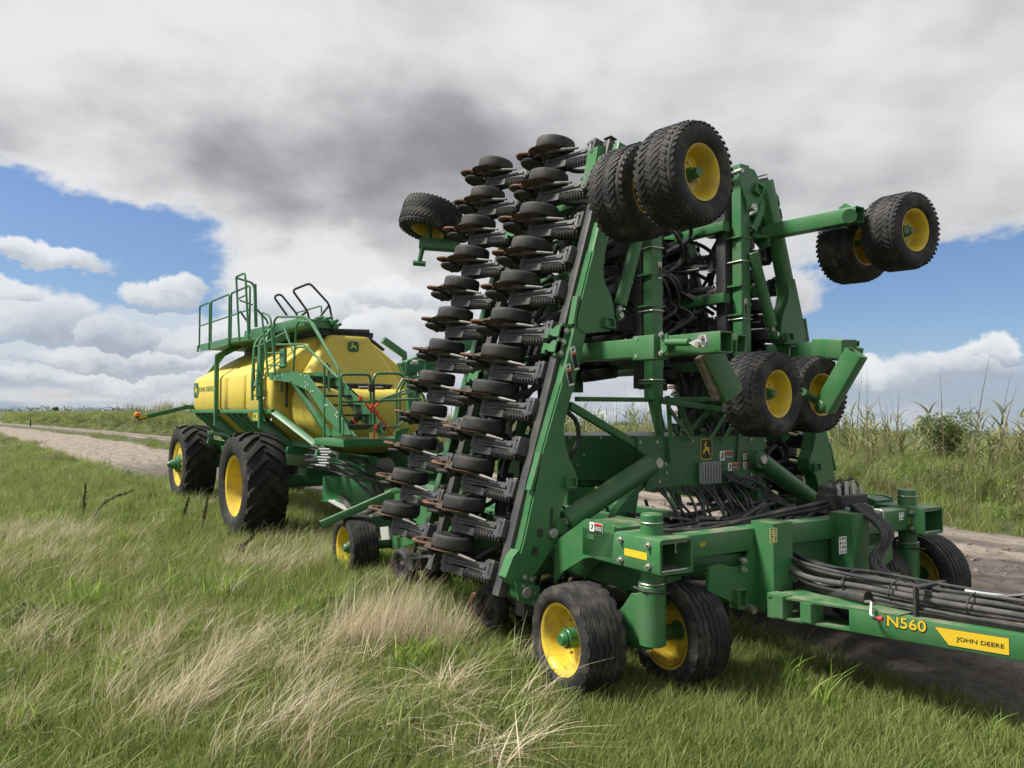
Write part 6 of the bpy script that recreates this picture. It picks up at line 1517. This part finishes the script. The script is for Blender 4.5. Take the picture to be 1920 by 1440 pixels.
# leafy bush among the reeds
def leaf_cloud(n, centre, rad, ls, gap=.0):
    u = rng.normal(size=(n, 3)); u /= np.linalg.norm(u, axis=1)[:, None]
    q = u * (rng.uniform(.25, 1, n) ** .5)[:, None] * np.array(rad) * (1 + .28 * np.sin(u[:, :1] * 5 + 1) * np.cos(u[:, 2:] * 6))
    out = []
    c = q + np.array(centre)
    a = rng.normal(size=(n, 3)); b = rng.normal(size=(n, 3)); a /= np.linalg.norm(a, axis=1)[:, None]; b -= a * (a * b).sum(1)[:, None]; b /= np.linalg.norm(b, axis=1)[:, None]
    s = ls * rng.uniform(.6, 1.3, n)[:, None]
    v = np.stack([c - a * s, c + b * s * .45, c + a * s, c - b * s * .45], 1).reshape(-1, 3)
    f = np.arange(4 * n).reshape(-1, 4); t = np.repeat(rng.uniform(0, 1, n), 4)
    return v, f, t
def woody(name, loc, h, rad, leaf_n, ls, label, cat, lobes=6, mat=None, trunk_h=.5, seed=1):
    r_ = random.Random(seed)
    o = empty(name, loc=loc)
    g = G()
    parts = []
    for k in range(lobes):
        a = 2 * math.pi * k / lobes + r_.uniform(-.4, .4); q = rad * r_.uniform(.15, .62); zc = h * (trunk_h + (1 - trunk_h) * r_.uniform(.15, .75))
        c = (q * math.cos(a), q * math.sin(a), zc)
        g.tube(smooth_path([(0, 0, -.05), (c[0] * .3, c[1] * .3, h * trunk_h * .6), (c[0], c[1], zc)], 4), .03, 6, rad=list(np.linspace(.055, .012, 9)) if h < 5 else list(np.linspace(.2, .04, 9)))
        rr = rad * r_.uniform(.40, .6)
        parts.append(leaf_cloud(leaf_n // lobes, c, (rr, rr, rr * .85), ls))
    g.obj('trunk', M['soil'], o)
    link('crown', leaf_mesh('crown', merge(parts), mat or m_dark), o)
    return tag(o, label, cat)
bx, by = (-5.047, 15.558, 0.9)[:2]
woody('bush', (bx, by, float(ground_z(np.float64(bx), np.float64(by)))), 1.75, .85, 4200, .042, 'dark leafy bush standing among the reeds on the right bank', 'bush', 7, trunk_h=.25, seed=4, mat=m_weed)
# woods along the horizon
v_, f_, t_ = [], [], []
parts = []
for k in range(260):
    az = HEAD + R(rng.uniform(-62, 62)); rr = rng.uniform(520, 900); hh = rng.uniform(3.0, 6.0) * (1 + .5 * (rng.uniform() > .9))
    c = (CX + rr * math.cos(az), CY + rr * math.sin(az), hh * .35)
    parts.append(leaf_cloud(300, c, (rng.uniform(8, 20), rng.uniform(8, 20), hh * .75), .55))
tag(link('tree_line', leaf_mesh('tree_line', merge(parts), m_dark)), 'low dark line of woods along the flat horizon', 'woods', kind='stuff')
fx, fy = (-483.645, 8, -1.188)[:2]
woody('round_tree', (fx, fy, float(ground_z(np.float64(fx), np.float64(fy)))), 3.3, 2.1, 4200, .11, 'small round-topped dark tree far off on the left bank', 'tree', 6, trunk_h=.3, seed=9)
# open shelter far along the bank
sx_, sy_ = (-399.44, 30, 0.3)[:2]
sz_ = float(ground_z(np.float64(sx_), np.float64(sy_)))
sh = tag(empty('shelter', loc=(sx_, sy_, sz_)), 'tiny dark-roofed open shelter far off above the left bank', 'shelter')
plate(sh, 'roof', M['dark'], [(-1, -1.3, 2.75), (1, -1.3, 2.75), (1, 1.3, 2.95), (-1, 1.3, 2.95)], (0, 0, .2))
for px, py in ((-.8, -1.1), (.8, -1.1), (-.8, 1.1), (.8, 1.1)): beam(sh, 'post', M['dark'], (px, py, 0), (px, py, 2.8), .12, .12, up=(1, 0, 0))
stx, sty = (-122.225, -5.315, 0)[:2]
st = cyl(None, 'stake', M['dark'], (stx, sty, float(ground_z(np.float64(stx), np.float64(sty))) - .1), (stx + .05, sty, float(ground_z(np.float64(stx), np.float64(sty))) + .9), .09, seg=8)
tag(st, 'short dark stake standing in the track far on the left', 'stake')
# withered dock stalks
def dock(px, py, h, lean, label):
    z = float(ground_z(np.float64(px), np.float64(py)))
    o = empty('dock_plant', loc=(px, py, z))
    pts = smooth_path([(0, 0, 0), (lean[0] * h * .35, lean[1] * h * .35, h * .5), (lean[0] * h, lean[1] * h, h * (1 - .25 * math.hypot(*lean)))], 6)
    G().tube(pts, .010, 5).obj('stem', M['dark'], o)
    out = []
    for k in range(260):
        t = rng.uniform(.42, 1); i = t * (len(pts) - 1); j = min(int(i), len(pts) - 2); c = np.array(pts[j].lerp(pts[j + 1], i - j))
        q = .028 * (1.2 - t)
        out.append(leaf_cloud(1, c + rng.normal(size=3) * q, (.001, .001, .001), .019))
    link('seed_head', leaf_mesh('seed_head', merge(out), m_dock), o)
    return tag(o, label, 'dock plant')
for (px, py), h, ln, lb in (((-10.827, -4.953, 0)[:2], .85, (.05, .02), 'upright dark dock stalk on the left, nearest the bent one'), ((-10.754, -4.837, 0)[:2], .95, (.55, .75), 'dark dock stalk bent far over to the right'), ((-8.531, -3.168, 0)[:2], .75, (.08, .1), 'dark dock stalk standing just left of the near cart wheel'), ((-9.779, -3.296, 0)[:2], .6, (.1, .15), 'slim brown dock stalk between the two cart wheels and the straw'), ((-4.612, -3.479, 0)[:2], .6, (.25, .4), 'reddish-brown dock stalk beside the straw below the near cart wheel')):
    dock(px, py, h, ln, lb)
# clods and crumbs of earth on the track
def lump(seed):
    r_ = random.Random(seed); g = G(); rg = []
    for i, (z, q) in enumerate(((-.4, .6), (-.05, 1.0), (.35, .8), (.6, .35))):
        rg.append([V((math.cos(a) * q * r_.uniform(.7, 1.15), math.sin(a) * q * r_.uniform(.7, 1.15), z * r_.uniform(.8, 1.2))) for a in np.linspace(0, 2 * math.pi, 8)[:-1]])
    return g.rings(rg).mesh('clod', M['clod'], 60)
M['clod'] = material('earth_clod', (0.10, 0.082, 0.065), 0.95, var=(0.20, 0.165, 0.13), scale=9, bump=.4, bscale=30)
K_clod = kit('clod', [lump(i) for i in range(5)])
n = 3200
x = 9 - 60 * rng.uniform(0, 1, n) ** 1.8; d = np.where(rng.uniform(0, 1, n) < .55, rng.choice([-2.5, -1.7, -3.9, -2.9], n) + rng.normal(0, .16, n), rng.uniform(-9, -.2, n))
y = far_edge(x) + d
sel = track_mask(x, y) > .4; x, y = x[sel], y[sel]
s = .018 * np.exp(rng.normal(0, .6, len(x)))
p_, s_, r1, t1 = stand(x, y, s); p_[:, 2] += .01
scatter('soil_clods', K_clod, 5, p_, s_, rng.uniform(0, 6, len(x)), t1 * 4, 'dark clods of earth thrown up along the wheel ruts', 'soil')
# taller tuft of mixed grass standing in front of the near caster wheel
tx, ty = (1.679, -2.25, 0)[:2]
n = 9; kx = tx + rng.normal(0, .07, n); ky = ty + rng.normal(0, .07, n)
scatter('wheel_tuft', K_long, 6, *stand(kx, ky, rng.uniform(.7, 1.0, n)), 'tuft of longer grass in front of the near caster wheel', 'grass')

# longer grass crowding the foot of the folded wing and the rear drill wheel
spots = [((-3.668, -2.18, 0)[:2], .45, 26), ((-3.67, -1.791, 0)[:2], .4, 18), ((-1.327, -1.562, 0)[:2], .5, 26), ((-0.349, -1.662, 0)[:2], .4, 20), ((-9.007, -2.074, 0)[:2], .8, 26), ((-14.576, -2.298, 0)[:2], .8, 20)]
kx = np.concatenate([c[0] + rng.normal(0, q * .6, n) for c, q, n in spots]); ky = np.concatenate([c[1] + rng.normal(0, q * .5, n) for c, q, n in spots])
scatter('foot_grass', K_fresh, 4, *stand(kx, ky, rng.uniform(.8, 1.25, len(kx))), 'lush grass crowding the foot of the folded wing and the rear wheels', 'grass')
